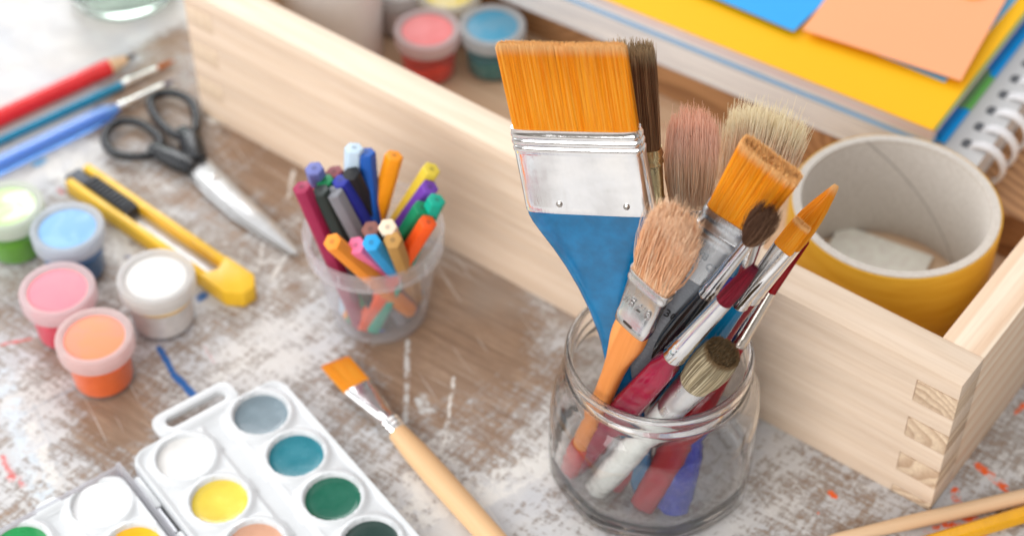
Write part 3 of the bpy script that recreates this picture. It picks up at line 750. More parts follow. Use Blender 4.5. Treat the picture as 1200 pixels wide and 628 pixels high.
# ------------------------------------------------------------------ fibres
def fibres(name, mat, parent, s0, s1, w0, t0, w1, t1, n, r=0.022, jl=0.15, jd=0.03, e0=2.5, e1=2.5, tipf=None, curve=0.0, segs=3, bow=None, clump=0, lean=(0, 0)):
    """tuft of individual tapered hairs from the ferrule mouth (s0) to the tip (s1); half widths w, half thickness t"""
    V = []; F = []; A = []; Ln = []
    clumps = [(random.gauss(0, 1), random.gauss(0, 1), random.random()) for _ in range(max(1, clump))]
    for k in range(n):
        surf = random.random() < 0.55
        th = random.uniform(0, 2 * PI); rad = 1 if surf else math.sqrt(random.random())
        rad *= random.uniform(0.94, 1.0)
        c, s_ = math.cos(th), math.sin(th)
        if surf and random.random() < 0.5 and w0 > 1.6 * t0:           # even cover of the broad faces
            uu = random.uniform(-1, 1); ux, uy = uu, math.copysign((1 - abs(uu) ** e0) ** (1 / e0), s_) * rad
            tx, ty = ux, uy
        else:
            ux, uy = rad * math.copysign(abs(c) ** (2 / e0), c), rad * math.copysign(abs(s_) ** (2 / e0), s_)
            tx, ty = rad * math.copysign(abs(c) ** (2 / e1), c), rad * math.copysign(abs(s_) ** (2 / e1), s_)
        L = s1 - s0
        end = s0 + L * (tipf(tx, ty) if tipf else 1.0) + random.gauss(0, jl) - abs(random.gauss(0, jl * 0.6))
        cl = clumps[int((ux * 0.5 + 0.5) * (len(clumps) - 1) + random.uniform(-0.4, 0.4)) % len(clumps)] if clump else (0, 0, 0.5)
        p0 = Vector((ux * w0, uy * t0, s0))
        p1 = Vector((tx * w1 + random.gauss(0, jd) + cl[0] * jd * 0.8 + lean[0], ty * t1 + random.gauss(0, jd) + cl[1] * jd * 0.6 + lean[1], end))
        bx, by = random.gauss(0, curve), random.gauss(0, curve)
        base = len(V); rv = min(1, max(0, 0.55 * random.random() + 0.45 * cl[2] if clump else random.random()))
        a0 = random.uniform(0, 2)
        for i in range(segs + 1):
            q = i / segs
            if bow:
                fx = bow(q); pp = Vector((p0.x + (p1.x - p0.x) * q + (ux * fx), p0.y + (p1.y - p0.y) * q + uy * fx * (t0 / w0), p0.z + (p1.z - p0.z) * q))
            else: pp = p0.lerp(p1, q)
            pp.x += bx * math.sin(q * PI * 0.9) ; pp.y += by * math.sin(q * PI * 0.9)
            rr = r * (1.0 - 0.62 * q ** 1.5)
            for j in range(3):
                a = a0 + 2 * PI * j / 3
                V.append(Vector((pp.x + rr * math.cos(a), pp.y + rr * math.sin(a), pp.z))); A.append(rv); Ln.append(q)
        for i in range(segs):
            b = base + 3 * i
            for j in range(3):
                j2 = (j + 1) % 3; F.append((b + j, b + j2, b + 3 + j2, b + 3 + j))
        F.append((base + 3 * segs, base + 3 * segs + 1, base + 3 * segs + 2))
    # solid heart of the tuft so no light leaks through
    nn = 28
    for i in range(6):
        q = i / 5 * 0.86
        hw = (w0 + (w1 - w0) * q + (bow(q) if bow else 0)) * 0.88; ht = (t0 + (t1 - t0) * q + (bow(q) * (t0 / w0) if bow else 0)) * 0.82
        if q > 0.75: hw *= 0.9; ht *= 0.7
        for (x, y) in superring(hw, ht, nn, e0 + (e1 - e0) * q):
            tf = tipf(max(-1, min(1, x / max(hw, 1e-4))), max(-1, min(1, y / max(ht, 1e-4)))) if tipf else 1
            V.append(Vector((x + lean[0] * q, y + lean[1] * q, s0 + (s1 - s0) * q * tf))); A.append(0.12); Ln.append(q)
    b = len(V) - 6 * nn
    for i in range(5):
        for j in range(nn): F.append((b + i * nn + j, b + i * nn + (j + 1) % nn, b + (i + 1) * nn + (j + 1) % nn, b + (i + 1) * nn + j))
    F.append(tuple(b + 5 * nn + j for j in range(nn)))
    return mesh(name, V, F, mat, parent, smooth=60, attrs={'rnd': A, 'len': Ln})

def loft_part(name, mat, parent, secs, n=32, bevel=0):
    """secs: (s, halfwidth, halfthickness, exponent)"""
    rings = [[Vector((x, y, s)) for x, y in superring(a, b, n, e)] for s, a, b, e in secs]
    v, f = loftvf(rings); return mesh(name, v, f, mat, parent, smooth=40, bevel=bevel)

JAR = Vector((5.71, 46.81, 0)); JZ = 7.25
class Axis:
    """the line of a brush: seen tip pixel at height zt, through the mouth of the jar at pixel M"""
    def __init__(s, T, zt, M=None, zb=0.55, E=None, zm=7.1):
        s.T = at(*T, zt)
        if E is None:
            m = at(*M, zm); d = (m - s.T); s.E = m + d * ((zm - zb) / (-d.z))
        else: s.E = E
        s.a = (s.T - s.E).normalized(); s.L = (s.T - s.E).length
    def s_at(s, y=None, x=None):
        """distance from the handle end of the axis point whose photo row is y"""
        lo, hi = -2.0, s.L + 2
        g = (lambda q: pix(s.E + s.a * q)[1] - y) if y is not None else (lambda q: pix(s.E + s.a * q)[0] - x)
        a, b = g(lo), g(hi)
        for _ in range(60):
            mid = (lo + hi) / 2; c = g(mid)
            if (c > 0) == (a > 0): lo, a = mid, c
            else: hi = mid
        return (lo + hi) / 2
    def cm(s, px, q): return px * depth(s.E + s.a * q) / FPX
    def frame(s, phi=0.0):
        v = -(ray(*pix(s.E + s.a * (s.L * .7)))).normalized()
        nrm = (v - s.a * v.dot(s.a)).normalized()            # faces the viewer
        w = nrm.cross(s.a) * -1
        w = s.a.cross(nrm) * -1 if w.dot(RT) < 0 else w
        if w.dot(RT) < 0: w = -w
        q = Quaternion(s.a, phi)
        w = q @ w; nrm = s.a.cross(w)
        return frame(w, nrm, s.a)                            # local x = width, y = back, z = along

def brush(ax, label, phi=0.0, group='paint brushes standing in the glass jar', cat='paint brush'):
    return thing('paint_brush', label, cat, ax.E, ax.frame(phi), group)

def W(ax, y, px):
    """(s, half width cm) for a photo row and a width in pixels"""
    q = ax.s_at(y); return q, ax.cm(px, q) / 2

ORANGE = [(0.0, srgb(255, 172, 22)), (0.5, srgb(255, 184, 40)), (1.0, srgb(255, 202, 84))]
def make_brushes():
    M_or = fibre('orange nylon hair', ORANGE, (srgb(255, 222, 160), 0.86, 1.0), 0.35)
    silver = metal('polished nickel ferrule', (0.90, 0.89, 0.88), 0.09, 0.06)
    # --- a: broad blue flat brush
    ax = Axis((656, 53), 21.0, (728, 430)); t = brush(ax, 'largest flat brush with orange bristles and a sky blue handle', 0.0)
    A = math.radians(24)
    t.matrix_world = Matrix.Translation(ax.E * S) @ ax.frame(-A).to_4x4() if False else Matrix.Translation(ax.E * S) @ ax.frame(PHI['a']).to_4x4()
    k = 1 / math.cos(PHI['a'])
    s_ft, hw = W(ax, 148, 147 * k); s_fb, hwb = W(ax, 245, 146 * k); T_ = 0.36
    blue = plain('sky blue lacquer', srgb(0, 102, 150), 0.18, var=0.26, nscale=8, coat=0.35, bump=0.06, bscale=20)
    sec = []
    for (y, px, th) in ((600, 20, .2), (585, 26, .3), (520, 31, .36), (440, 30, .38), (394, 33, .40), (362, 45, .40), (335, 62, .40), (310, 83, .40), (290, 104, .40), (272, 126, .39), (260, 140, .37), (252, 146, .36), (240, 146, .35)):
        q, h_ = W(ax, y, px * k); sec.append((q, h_, th, 3.0))
    sec[0] = (0.0, sec[0][1], 0.2, 2.4); sec[1] = (0.25, sec[1][1], .3, 2.6)
    sec = sorted(sec); loft_part('handle', blue, t, sec, 48)
    L = s_ft - s_fb
    fs = [(s_fb - .02, hwb * 1.0, T_, 5)]
    for u, b in ((.02, .01), (.08, .012), (.70, .012), (.735, .035), (.76, .05), (.785, .035), (.80, .0), (.82, .035), (.845, .05), (.87, .035), (.885, .0), (.905, .03), (.925, .04), (.945, .03), (.96, .0), (1.0, .0)):
        fs.append((s_fb + L * u, hwb + (hw - hwb) * u + b, T_ + b, 5))
    loft_part('ferrule', silver, t, fs, 64)
    fer = t.children[-1]
    for xx in (-0.42, 0.62):
        vv, ff = lathevf([(0, -.03), (.13, -.03), (.12, .03), (.07, .07), (0, .08)], 20)
        M = Matrix.Translation((xx * hwb, -T_ - .012, s_fb + L * .12)) @ Matrix.Rotation(PI / 2, 4, 'X')
        mesh('rivet', [M @ p for p in vv], ff, metal('steel rivet', (0.55, 0.53, 0.5), 0.25), fer)
    q1, hw1 = W(ax, 53, 151 * k)
    cf = lambda x, y: 1.0 - 0.03 * max(0, abs(x) - 0.93) / 0.07 - 0.018 * (1 - abs(x)) * (x + .2) 
    fibres('bristles', M_or, t, s_ft - .15, q1 + .05, hw * .965, T_ * .86, hw1 * .985, T_ * .32, 7500, r=0.015, jl=0.035, jd=0.022, e0=5, e1=5, tipf=cf)
    # --- b: dark brown bristle brush behind it
    ax = Axis((737, 48), 19.6, (768, 405)); t = brush(ax, 'dark brown bristle brush with a gold ferrule behind the large blue brush', PHI['b'])
    m_dk = fibre('dark brown hog hair', [(0, srgb(104, 72, 50)), (.5, srgb(152, 110, 78)), (1, srgb(216, 174, 132))], (srgb(206, 184, 150), .85, 1.0))
    s0, h0 = W(ax, 172, 56); q1, h1 = W(ax, 60, 54)
    gold = metal('brass ferrule', (0.78, 0.64, 0.36), 0.18)
    sb, hb = W(ax, 250, 50); L = s0 - sb
    loft_part('ferrule', gold, t, [(sb + L * u, hb + (h0 - hb) * u + b, .42 + b, 3) for u, b in ((0, 0), (.1, .0), (.14, .04), (.18, 0), (.24, .04), (.28, 0), (.74, 0), (.78, .05), (.84, 0), (.90, .05), (.96, 0), (1, 0))], 40)
    maroon = plain('dark maroon lacquer', srgb(74, 20, 30), 0.2, coat=0.4)
    loft_part('handle', maroon, t, sorted([(0, .25, .2, 2.2), (.3, .36, .3, 2.2), (sb * .5, .5, .4, 2.2), (sb * .70, .72, .45, 2.3), (sb * .84, .86, .46, 2.4), (sb * .95, .80, .43, 2.6), (sb + .1, hb * .97, .40, 3)]), 32)
    fibres('bristles', m_dk, t, s0 - .1, q1 + .1, h0 * .95, .38, h1, .46, 2600, r=0.017, jl=0.14, jd=0.05, e0=3, e1=3, curve=.02, clump=24)
    # --- c: pinkish bristle brush at the back
    ax = Axis((812, 127), 17.0, (802, 402)); t = brush(ax, 'pinkish brown worn bristle brush standing upright at the back', PHI['c'])
    m_pk = fibre('pink stained hog hair', [(0, srgb(206, 164, 128)), (.5, srgb(244, 212, 178)), (1, srgb(255, 242, 220))], (srgb(255, 224, 204), .40, .9))
    s0, h0 = W(ax, 240, 48); q1, h1 = W(ax, 141, 52)
    loft_part('ferrule', silver, t, [(s0 - 2.4, h0 * .8, .40, 3), (s0 - 2.2, h0 * .86, .42, 3), (s0 - .6, h0, .44, 3), (s0 - .5, h0 + .04, .47, 3), (s0 - .4, h0, .44, 3), (s0, h0, .44, 3)], 36)
    loft_part('handle', plain('deep teal lacquer', srgb(16, 84, 104), .3), t, [(0, .3, .28, 2), (.3, .54, .42, 2), (3, .58, .46, 2), (6, .5, .4, 2.2), (s0 - 2.3, h0 * .78, .38, 3)], 28)
    fibres('bristles', m_pk, t, s0 - .1, q1 + .1, h0 * .92, .42, h1 * .96, .45, 3400, r=0.014, jl=0.22, jd=0.09, e0=2.6, e1=2.2, curve=.06, clump=40, bow=lambda q: .10 * math.sin(q * PI), tipf=lambda x, y: 1 - .11 * abs(x) ** 2.2)
    # --- d: cream bristle brush
    ax = Axis((904, 122), 15.6, (835, 400)); t = brush(ax, 'broad cream bristle brush fanned out at the back, on a cobalt blue handle', PHI['d'])
    m_cr = fibre('cream hog hair', [(0, srgb(226, 190, 148)), (.45, srgb(255, 232, 204)), (1, srgb(255, 246, 230))], (srgb(255, 248, 226), .7, 1.0))
    s0, h0 = W(ax, 252, 66); q1, h1 = W(ax, 138, 90)
    loft_part('ferrule', silver, t, [(s0 - 2.4, h0 * .8, .42, 3), (s0 - .6, h0, .46, 3), (s0 - .5, h0 + .04, .49, 3), (s0 - .4, h0, .46, 3), (s0, h0, .46, 3)], 36)
    loft_part('handle', plain('cobalt blue lacquer', srgb(28, 48, 150), .25, coat=.3, var=.2), t, [(0, .40, .36, 2.4), (.2, .66, .52, 2.4), (2, .74, .56, 2.4), (4.5, .62, .5, 2.2), (s0 - 2.3, h0 * .78, .40, 3)], 28)
    fibres('bristles', m_cr, t, s0 - .1, q1 + .15, h0 * .9, .44, h1, .50, 2600, r=0.016, jl=0.28, jd=0.13, e0=2.6, e1=2.4, curve=.10, clump=34, tipf=lambda x, y: 1 - .10 * abs(x) ** 2.2)
    # --- e: orange flat brush with broad silver ferrule and dark handle
    ax = Axis((904, 188), 18.8, (745, 432)); t = brush(ax, 'medium flat brush with orange bristles, paint-flecked silver ferrule and charcoal handle', PHI['e'])
    paintfer = metal('nickel ferrule with dried paint', (0.62, 0.64, 0.66), 0.26, 0.1, smear=(srgb(206, 218, 228), 9.0, 0.66))
    s0, h0 = W(ax, 254, 72); q1, h1 = W(ax, 187, 86); sb, hb = W(ax, 322, 64); L = s0 - sb
    loft_part('ferrule', paintfer, t, [(sb + L * u, hb + (h0 - hb) * u + b, .40 + b, 4.5) for u, b in ((0, 0), (.02, .012), (.58, .012), (.62, .05), (.66, .0), (.72, .0), (.76, .05), (.80, 0), (.88, 0), (.92, .05), (.97, .04), (1, 0.01))], 56)
    fer = t.children[-1]
    em = metal('embossed mark', (0.42, 0.44, 0.46), 0.3)
    face = -(.40 + .020)
    R90 = Matrix.Rotation(PI / 2, 4, 'X')
    for ch, fx, fu, sz in (('O', .30, .30, .55), ('8', -.10, .40, .5), ('0', -.30, .12, .5)):
        text_mesh('embossed_mark', ch, sz, Matrix.Translation((fx * hb, face, sb + L * fu)) @ R90, em, fer)
    char = plain('charcoal lacquer with glare', srgb(112, 116, 122), 0.25, coat=0.4, var=.1)  # dark handle lightened to grey, its glare put into the colour
    y_ = [(sb + .05, hb * .985, .38, 4)]
    for y, px, th in ((340, 62, .39), (365, 56, .40), (390, 42, .40), (420, 30, .38), (450, 26, .36)):
        q, hh = W(ax, y, px); y_.append((q, hh, th, 3.2))
    y_ += [(2.0, .36, .32, 2.4), (.25, .28, .26, 2), (0, .18, .18, 2)]
    hd = loft_part('handle', char, t, sorted(y_), 40)
    q, hh = W(ax, 362, 56)
    text_mesh('size_mark', '30', .55, Matrix.Translation((.0, -.415, q)) @ R90, plain('black print', (.01, .01, .012), .4), hd)
    fibres('bristles', M_or, t, s0 - .12, q1, h0 * .95, .35, h1 * .97, .34, 5200, r=0.016, jl=0.05, jd=0.03, e0=4.5, e1=4, clump=34, tipf=lambda x, y: 1 - .03 * x)
    # --- f: small hog brush 0.75"
    ax = Axis((800, 246), 18.0, (712, 452)); t = brush(ax, 'small bristle brush with a stubby orange wood handle and silver ferrule marked 0.75', PHI['f'])
    m_hg = fibre('peach stained hog hair', [(0, srgb(220, 164, 118)), (.45, srgb(252, 212, 168)), (1, srgb(255, 240, 216))], (srgb(255, 234, 208), .75, 1.0))
    k = 1 / math.cos(PHI['f'])
    s0, h0 = W(ax, 326, 54 * k); q1, h1 = W(ax, 258, 62 * k); sb, hb = W(ax, 381, 43 * k); L = s0 - sb
    fm = metal('tin ferrule', (0.80, 0.79, 0.78), 0.2, 0.1, smear=(srgb(238, 140, 80), 9.0, 0.67))
    loft_part('ferrule', fm, t, [(sb + L * u, hb + (h0 - hb) * u + b, .36 + b, 4.5) for u, b in ((0, 0), (.02, .02), (.15, .02), (.2, 0), (.24, -.01), (.78, -.01), (.82, .04), (.87, .04), (.91, .0), (.95, .045), (1, .035))], 48)
    fer = t.children[-1]
    hm = (hb + h0) / 2
    text_mesh('size_mark', '0.75"', .62, Matrix.Translation((0.02, -.375, sb + L * .52)) @ R90 @ Matrix.Rotation(PI, 4, 'Z'), metal('embossed tin', (0.56, 0.55, 0.54), 0.3), fer, .012)
    v_, f_ = prismvf(rrect(-.22, -.07, .22, .07, .07), -.02, .02)
    mesh('slot', [Matrix.Translation((-.08 * hb, -.372, sb + L * .11)) @ R90 @ p for p in v_], f_, plain('dark slot', (.05, .03, .02), .6), fer)
    owood = pine('orange stained beech', 2, light=srgb(232, 156, 84), dark=srgb(214, 118, 50), centre=(.3, -.5), freq=9, seed=2, contrast=.6, rough=.35)
    y_ = [(sb + .04, hb * .93, .33, 4)]
    for y, px, th in ((392, 42 * k, .36), (400, 40 * k, .38), (410, 33 * k, .41), (421, 26 * k, .42), (436, 22 * k, .40), (455, 22, .38)):
        q, hh = W(ax, y, px); y_.append((q, hh, th, 3))
    y_ += [(4.2, .37, .36, 2.6), (1.2, .42, .40, 2.6), (.2, .36, .33, 2.4), (0, .24, .22, 2)]
    loft_part('handle', owood, t, sorted(y_), 36)
    loft_part('painted_end', plain('red dipped paint', srgb(190, 24, 22), .35, var=.2), t, [(-.03, .27, .25, 2), (.2, .40, .37, 2.4), (1.2, .47, .43, 2.6), (2.2, .46, .43, 2.6), (2.35, .44, .41, 2.6)], 30)
    fibres('bristles', m_hg, t, s0 - .12, q1 + .05, h0 * .94, .32, h1 * .93, .36, 2600, r=0.016, jl=0.30, jd=0.12, e0=3.2, e1=2.2, curve=.11, clump=30, tipf=lambda x, y: 1 - .12 * abs(x) ** 3)
    # --- g: soft brown mop with long silver ferrule, black handle
    ax = Axis((908, 245), 18.4, (758, 430)); t = brush(ax, 'slim brush with fluffy dark brown tip and thick black handle', PHI['g'])
    m_br = fibre('soft brown squirrel hair', [(0, srgb(76, 50, 38)), (.5, srgb(122, 88, 66)), (1, srgb(168, 130, 100))], None, .6)
    s0, h0 = W(ax, 283, 15); q1, h1 = W(ax, 251, 22); sb, hb = W(ax, 344, 20); L = s0 - sb
    loft_part('ferrule', silver, t, [(sb + L * u, hb + (h0 - hb) * u + b, (hb + (h0 - hb) * u + b), 2) for u, b in ((0, 0), (.04, .04), (.09, 0), (.13, .04), (.18, 0), (.24, .0), (1, 0))], 28)
    y_ = [(sb + .05, hb * .95, hb * .95, 2)]
    for y, px in ((352, 21), (370, 27), (392, 30), (420, 27), (450, 22)):
        q, hh = W(ax, y, px); y_.append((q, hh, hh, 2))
    y_ += [(1.0, .22, .22, 2), (.1, .16, .16, 2), (0, .1, .1, 2)]
    loft_part('handle', plain('black lacquer', srgb(24, 25, 28), .18, coat=.5, var=.2), t, sorted(y_), 28)
    fibres('bristles', m_br, t, s0 - .08, q1, h0 * .9, h0 * .9, h1 * 1.0, h1 * .8, 1100, r=0.013, jl=0.16, jd=0.07, e0=2, e1=2, curve=.05, bow=lambda q: .15 * math.sin(q * PI), segs=6, clump=12)
    # --- i: pointed orange brush behind h
    ax = Axis((976, 218), 15.4, (822, 425)); t = brush(ax, 'round brush with pointed orange tip and red see-through handle', PHI['i'])
    redcl = clear_plastic('clear red acrylic', srgb(164, 14, 30))
    s0, h0 = W(ax, 285, 30); q1, h1 = W(ax, 217, 6); sb, hb = W(ax, 350, 24); L = s0 - sb
    loft_part('ferrule', silver, t, [(sb + L * u, hb + (h0 - hb) * u + b, (hb + (h0 - hb) * u + b), 2) for u, b in ((0, 0), (.05, .03), (.1, 0), (.15, .03), (.2, 0), (1, 0))], 28)
    fibres('bristles', M_or, t, s0 - .1, q1, h0 * .92, h0 * .92, .07, .05, 1900, r=0.015, jl=0.04, jd=0.02, e0=2, e1=2, segs=6, bow=lambda q: .15 * math.sin(q ** .9 * PI), lean=(0.10, 0), tipf=lambda x, y: 1 - .10 * random.random() ** 2)
    loft_part('handle', redcl, t, [(0, .26, .26, 3), (.3, .54, .54, 3), (2.5, .60, .60, 3), (5, .54, .54, 3), (sb - .9, .36, .36, 2.6), (sb + .05, hb * .95, hb * .95, 2)], 12)
    # --- k: red tipped brush
    ax = Axis((925, 303), 10.95, (858, 415)); t = brush(ax, 'brush with bright red bristles, slim warm silver ferrule and thick red handle', PHI['k'])
    m_rd = fibre('red nylon hair', [(0, srgb(150, 16, 24)), (1, srgb(216, 40, 46))], None, .35)
    s0, h0 = W(ax, 341, 16); q1, h1 = W(ax, 290, 22); sb, hb = W(ax, 404, 19); L = s0 - sb
    loft_part('ferrule', metal('warm nickel ferrule', (0.86, 0.80, 0.72), .15), t, [(sb + L * u, hb + (h0 - hb) * u + b, (hb + (h0 - hb) * u + b), 2) for u, b in ((0, 0), (.05, .03), (.1, 0), (.15, .03), (.2, 0), (1, 0))], 28)
    fibres('bristles', m_rd, t, s0 - .08, q1 + .4, h0 * .9, h0 * .9, h1 * .9, h0 * .5, 900, r=0.014, jl=0.06, jd=0.02, e0=2, e1=2.5)
    loft_part('handle', redcl, t, [(0, .34, .34, 3), (.2, .54, .54, 3.4), (sb * .45, .62, .62, 3.4), (sb * .8, .46, .46, 2.2), (sb + .05, hb * .95, hb * .95, 2)], 28)
    # --- h: small orange flat, teal handle
    ax = Axis((939, 264), 15.0, (808, 432)); t = brush(ax, 'small flat brush with square orange tip and teal handle', PHI['h'])
    s0, h0 = W(ax, 290, 27); q1, h1 = W(ax, 263, 24); sb, hb = W(ax, 358, 19); L = s0 - sb
    loft_part('ferrule', silver, t, [(sb + L * u, hb + (h0 - hb) * max(0, (u - .25) / .75) + b, max(.13, hb + b - .35 * hb * max(0, (u - .3))), 2 + 2 * u) for u, b in ((0, 0), (.03, .04), (.07, 0), (.11, .04), (.15, 0), (.3, 0), (.5, 0), (.75, 0), (1, 0))], 36)
    y_ = [(sb + .05, hb * .95, hb * .95, 2)]
    for y, px in ((368, 20), (385, 24), (410, 24), (440, 20)):
        q, hh = W(ax, y, px); y_.append((q, hh, hh, 2))
    y_ += [(.8, .2, .2, 2), (0, .1, .1, 2)]
    loft_part('handle', plain('teal lacquer', srgb(0, 112, 156), .2, coat=.4), t, sorted(y_), 28)
    fibres('bristles', M_or, t, s0 - .08, q1 + .05, h0 * .95, .15, h1 * .98, .13, 1500, r=0.014, jl=0.025, jd=0.012, e0=4, e1=4)
    # --- j: dark red filbert, clear maroon handle
    ax = Axis((884, 314), 16.6, (748, 462)); t = brush(ax, 'filbert brush with dark red tip, long silver ferrule and see-through maroon handle', PHI['j'])
    m_mr = fibre('dark red nylon hair', [(0, srgb(96, 14, 30)), (1, srgb(168, 34, 58))], (srgb(110, 30, 50), .8, 1), .3)
    s0, h0 = W(ax, 352, 22); q1, h1 = W(ax, 313, 10); sb, hb = W(ax, 417, 26); L = s0 - sb
    loft_part('ferrule', silver, t, [(sb + L * u, hb + (h0 - hb) * u + b, hb + (h0 * .85 - hb) * u + b, 2) for u, b in ((0, .0), (.03, .05), (.08, .0), (.11, .045), (.16, 0), (.2, .03), (.25, 0), (.6, 0), (1, 0))], 36)
    fibres('bristles', m_mr, t, s0 - .08, q1, h0 * .92, h0 * .7, .12, .05, 1300, r=0.015, jl=0.03, jd=0.015, e0=2, e1=2, segs=6, bow=lambda q: .07 * math.sin(q * PI))
    mrcl = clear_plastic('clear maroon acrylic', srgb(160, 22, 58))
    y_ = [(sb + .06, hb * .92, hb * .92, 2.2), (sb - .35, hb * .95, hb * .95, 2.4), (sb - .8, hb * 1.25, hb * 1.25, 4)]
    for y, px in ((445, 34), (470, 36)):
        q, hh = W(ax, y, px); y_.append((q, hh, hh, 4))
    y_ += [(5, .56, .56, 4), (2.0, .60, .60, 4), (.5, .58, .58, 3), (.12, .44, .44, 2.4), (0, .3, .3, 2)]
    loft_part('handle', mrcl, t, sorted(y_), 16)
    # --- l: round stencil brush, white handle
    ax = Axis((850, 410), 10.9, (790, 474)); t = brush(ax, 'short round stencil brush with olive brown bristles and thick white handle', PHI['l'])
    m_ol = fibre('olive hog hair', [(0, srgb(140, 124, 98)), (.5, srgb(200, 184, 150)), (1, srgb(244, 232, 204))], (srgb(150, 120, 84), .90, 1.0))
    s0, h0 = W(ax, 447, 40); q1, h1 = W(ax, 413, 47)
    white = plain('white lacquer handle', srgb(226, 228, 222), .28, coat=.3)
    loft_part('ferrule', metal('satin aluminium ferrule', (0.88, 0.88, 0.88), .28), t, [(s0 - 2.2, h0 * .80, h0 * .8, 2), (s0 - 2.0, h0 * .88, h0 * .88, 2), (s0 - 1.2, h0 * .95, h0 * .95, 2), (s0 - .2, h0, h0, 2), (s0, h0 * 1.02, h0 * 1.02, 2)], 36)
    loft_part('handle', white, t, [(0, .34, .34, 2), (.15, .48, .48, 2), (1.5, .56, .56, 2), (4, .56, .56, 2), (s0 - 2.1, h0 * .78, h0 * .78, 2)], 32)
    fibres('bristles', m_ol, t, s0 - .1, q1, h0 * .95, h0 * .95, h1 * .92, h1 * .92, 2600, r=0.019, jl=0.045, jd=0.03, e0=2, e1=2, curve=.015, bow=lambda q: .10 * math.sin(q * PI))

PHI = dict(a=-0.40, b=-0.3, c=0.0, d=0.0, e=0.0, f=-0.42, g=0, h=-0.15, i=0, j=0, k=0, l=0)

def clear_plastic(name, col):
    m, h, out = new_mat(name)
    n = h.noise(h.obj(), 8, 3)
    b = princ(h, h.mix(h.mapr(n, .3, .7), col, tuple(c * .7 for c in col)), 0.12, 0, None, trans=0.12, ior=1.3, coat=.5)
    h.nt.links.new(b.outputs[0], out.inputs[0]); return m

# ------------------------------------------------------------------ glass jar
def jar_ring(r, z, k, seg=128, th0=math.radians(9)):
    out = []
    for j in range(seg):
        a = 2 * PI * j / seg
        q = ((a - th0) % (PI / 4)) - PI / 8
        rr = r * ((1 - k) + k * (0.5 + 0.5 * min(1 / math.cos(q) * 0.975, 1.035)))
        out.append(Vector((rr * math.cos(a), rr * math.sin(a), z)))
    return out

def make_jar():
    t = thing('glass_jar', 'clear faceted glass jar full of paint brushes', 'glass jar', JAR)
    prof = [(0.02, .20, 0), (2.6, .16, 0), (3.4, .0, .3), (3.8, .03, .6), (4.06, .2, .9), (4.18, .6, 1), (4.22, 2.0, 1), (4.20, 4.2, 1), (4.16, 4.6, .9), (4.02, 5.0, .6), (3.80, 5.4, .3), (3.62, 5.65, .1), (3.52, 5.85, 0), (3.52, 6.0, 0), (3.62, 6.08, 0), (3.70, 6.2, 0), (3.66, 6.32, 0), (3.54, 6.42, 0), (3.52, 6.55, 0), (3.60, 6.64, 0), (3.69, 6.74, 0), (3.70, 6.9, 0), (3.69, 7.08, 0), (3.63, 7.2, 0), (3.54, 7.25, 0),
            (3.46, 7.23, 0), (3.41, 7.1, 0), (3.39, 6.8, 0), (3.38, 6.0, 0), (3.43, 5.72, 0), (3.63, 5.33, .2), (3.87, 4.93, .5), (4.01, 4.55, .8), (4.05, 4.1, 1), (4.07, 2.0, 1), (4.03, .8, .9), (3.8, .52, .6), (3.2, .42, .3), (2.4, .42, 0), (.02, .42, 0)]
    v, f = loftvf([jar_ring(*p) for p in prof])
    mesh('jar_glass', v, f, glass('clear jar glass'), t, smooth=75)
    # second jar at the top left edge
    b = at(146, -10, 0)
    t = thing('glass_jar', 'empty round glass jar at the top left edge of the table', 'glass jar', b)
    prof = [(.02, .35), (2.0, .3), (2.4, .0), (2.75, .08), (2.95, .4), (3.0, 1.2), (3.0, 6.0), (2.7, 6.8), (2.6, 7.6), (2.45, 7.6), (2.5, 6.7), (2.82, 5.9), (2.82, 1.2), (2.7, .75), (2.2, .65), (.02, .65)]
    v, f = lathevf(prof, 64); mesh('jar_glass', v, f, glass('greenish jar glass', (.80, .87, .82)), t, smooth=60)

# ------------------------------------------------------------------ loose brushes, pencils
def lying(name, label, cat, a, b, group=None, roll=0.0):
    """thing whose local z runs from pixel point a (first) to b along the table; a, b are Vectors"""
    ax = (b - a).normalized(); up = Vector((0, 0, 1)); y = (up - ax * up.dot(ax)).normalized(); x = y.cross(ax)
    M = frame(x, y, ax) @ Matrix.Rotation(roll, 3, 'Z')
    return thing(name, label, cat, a, M, group), (b - a).length

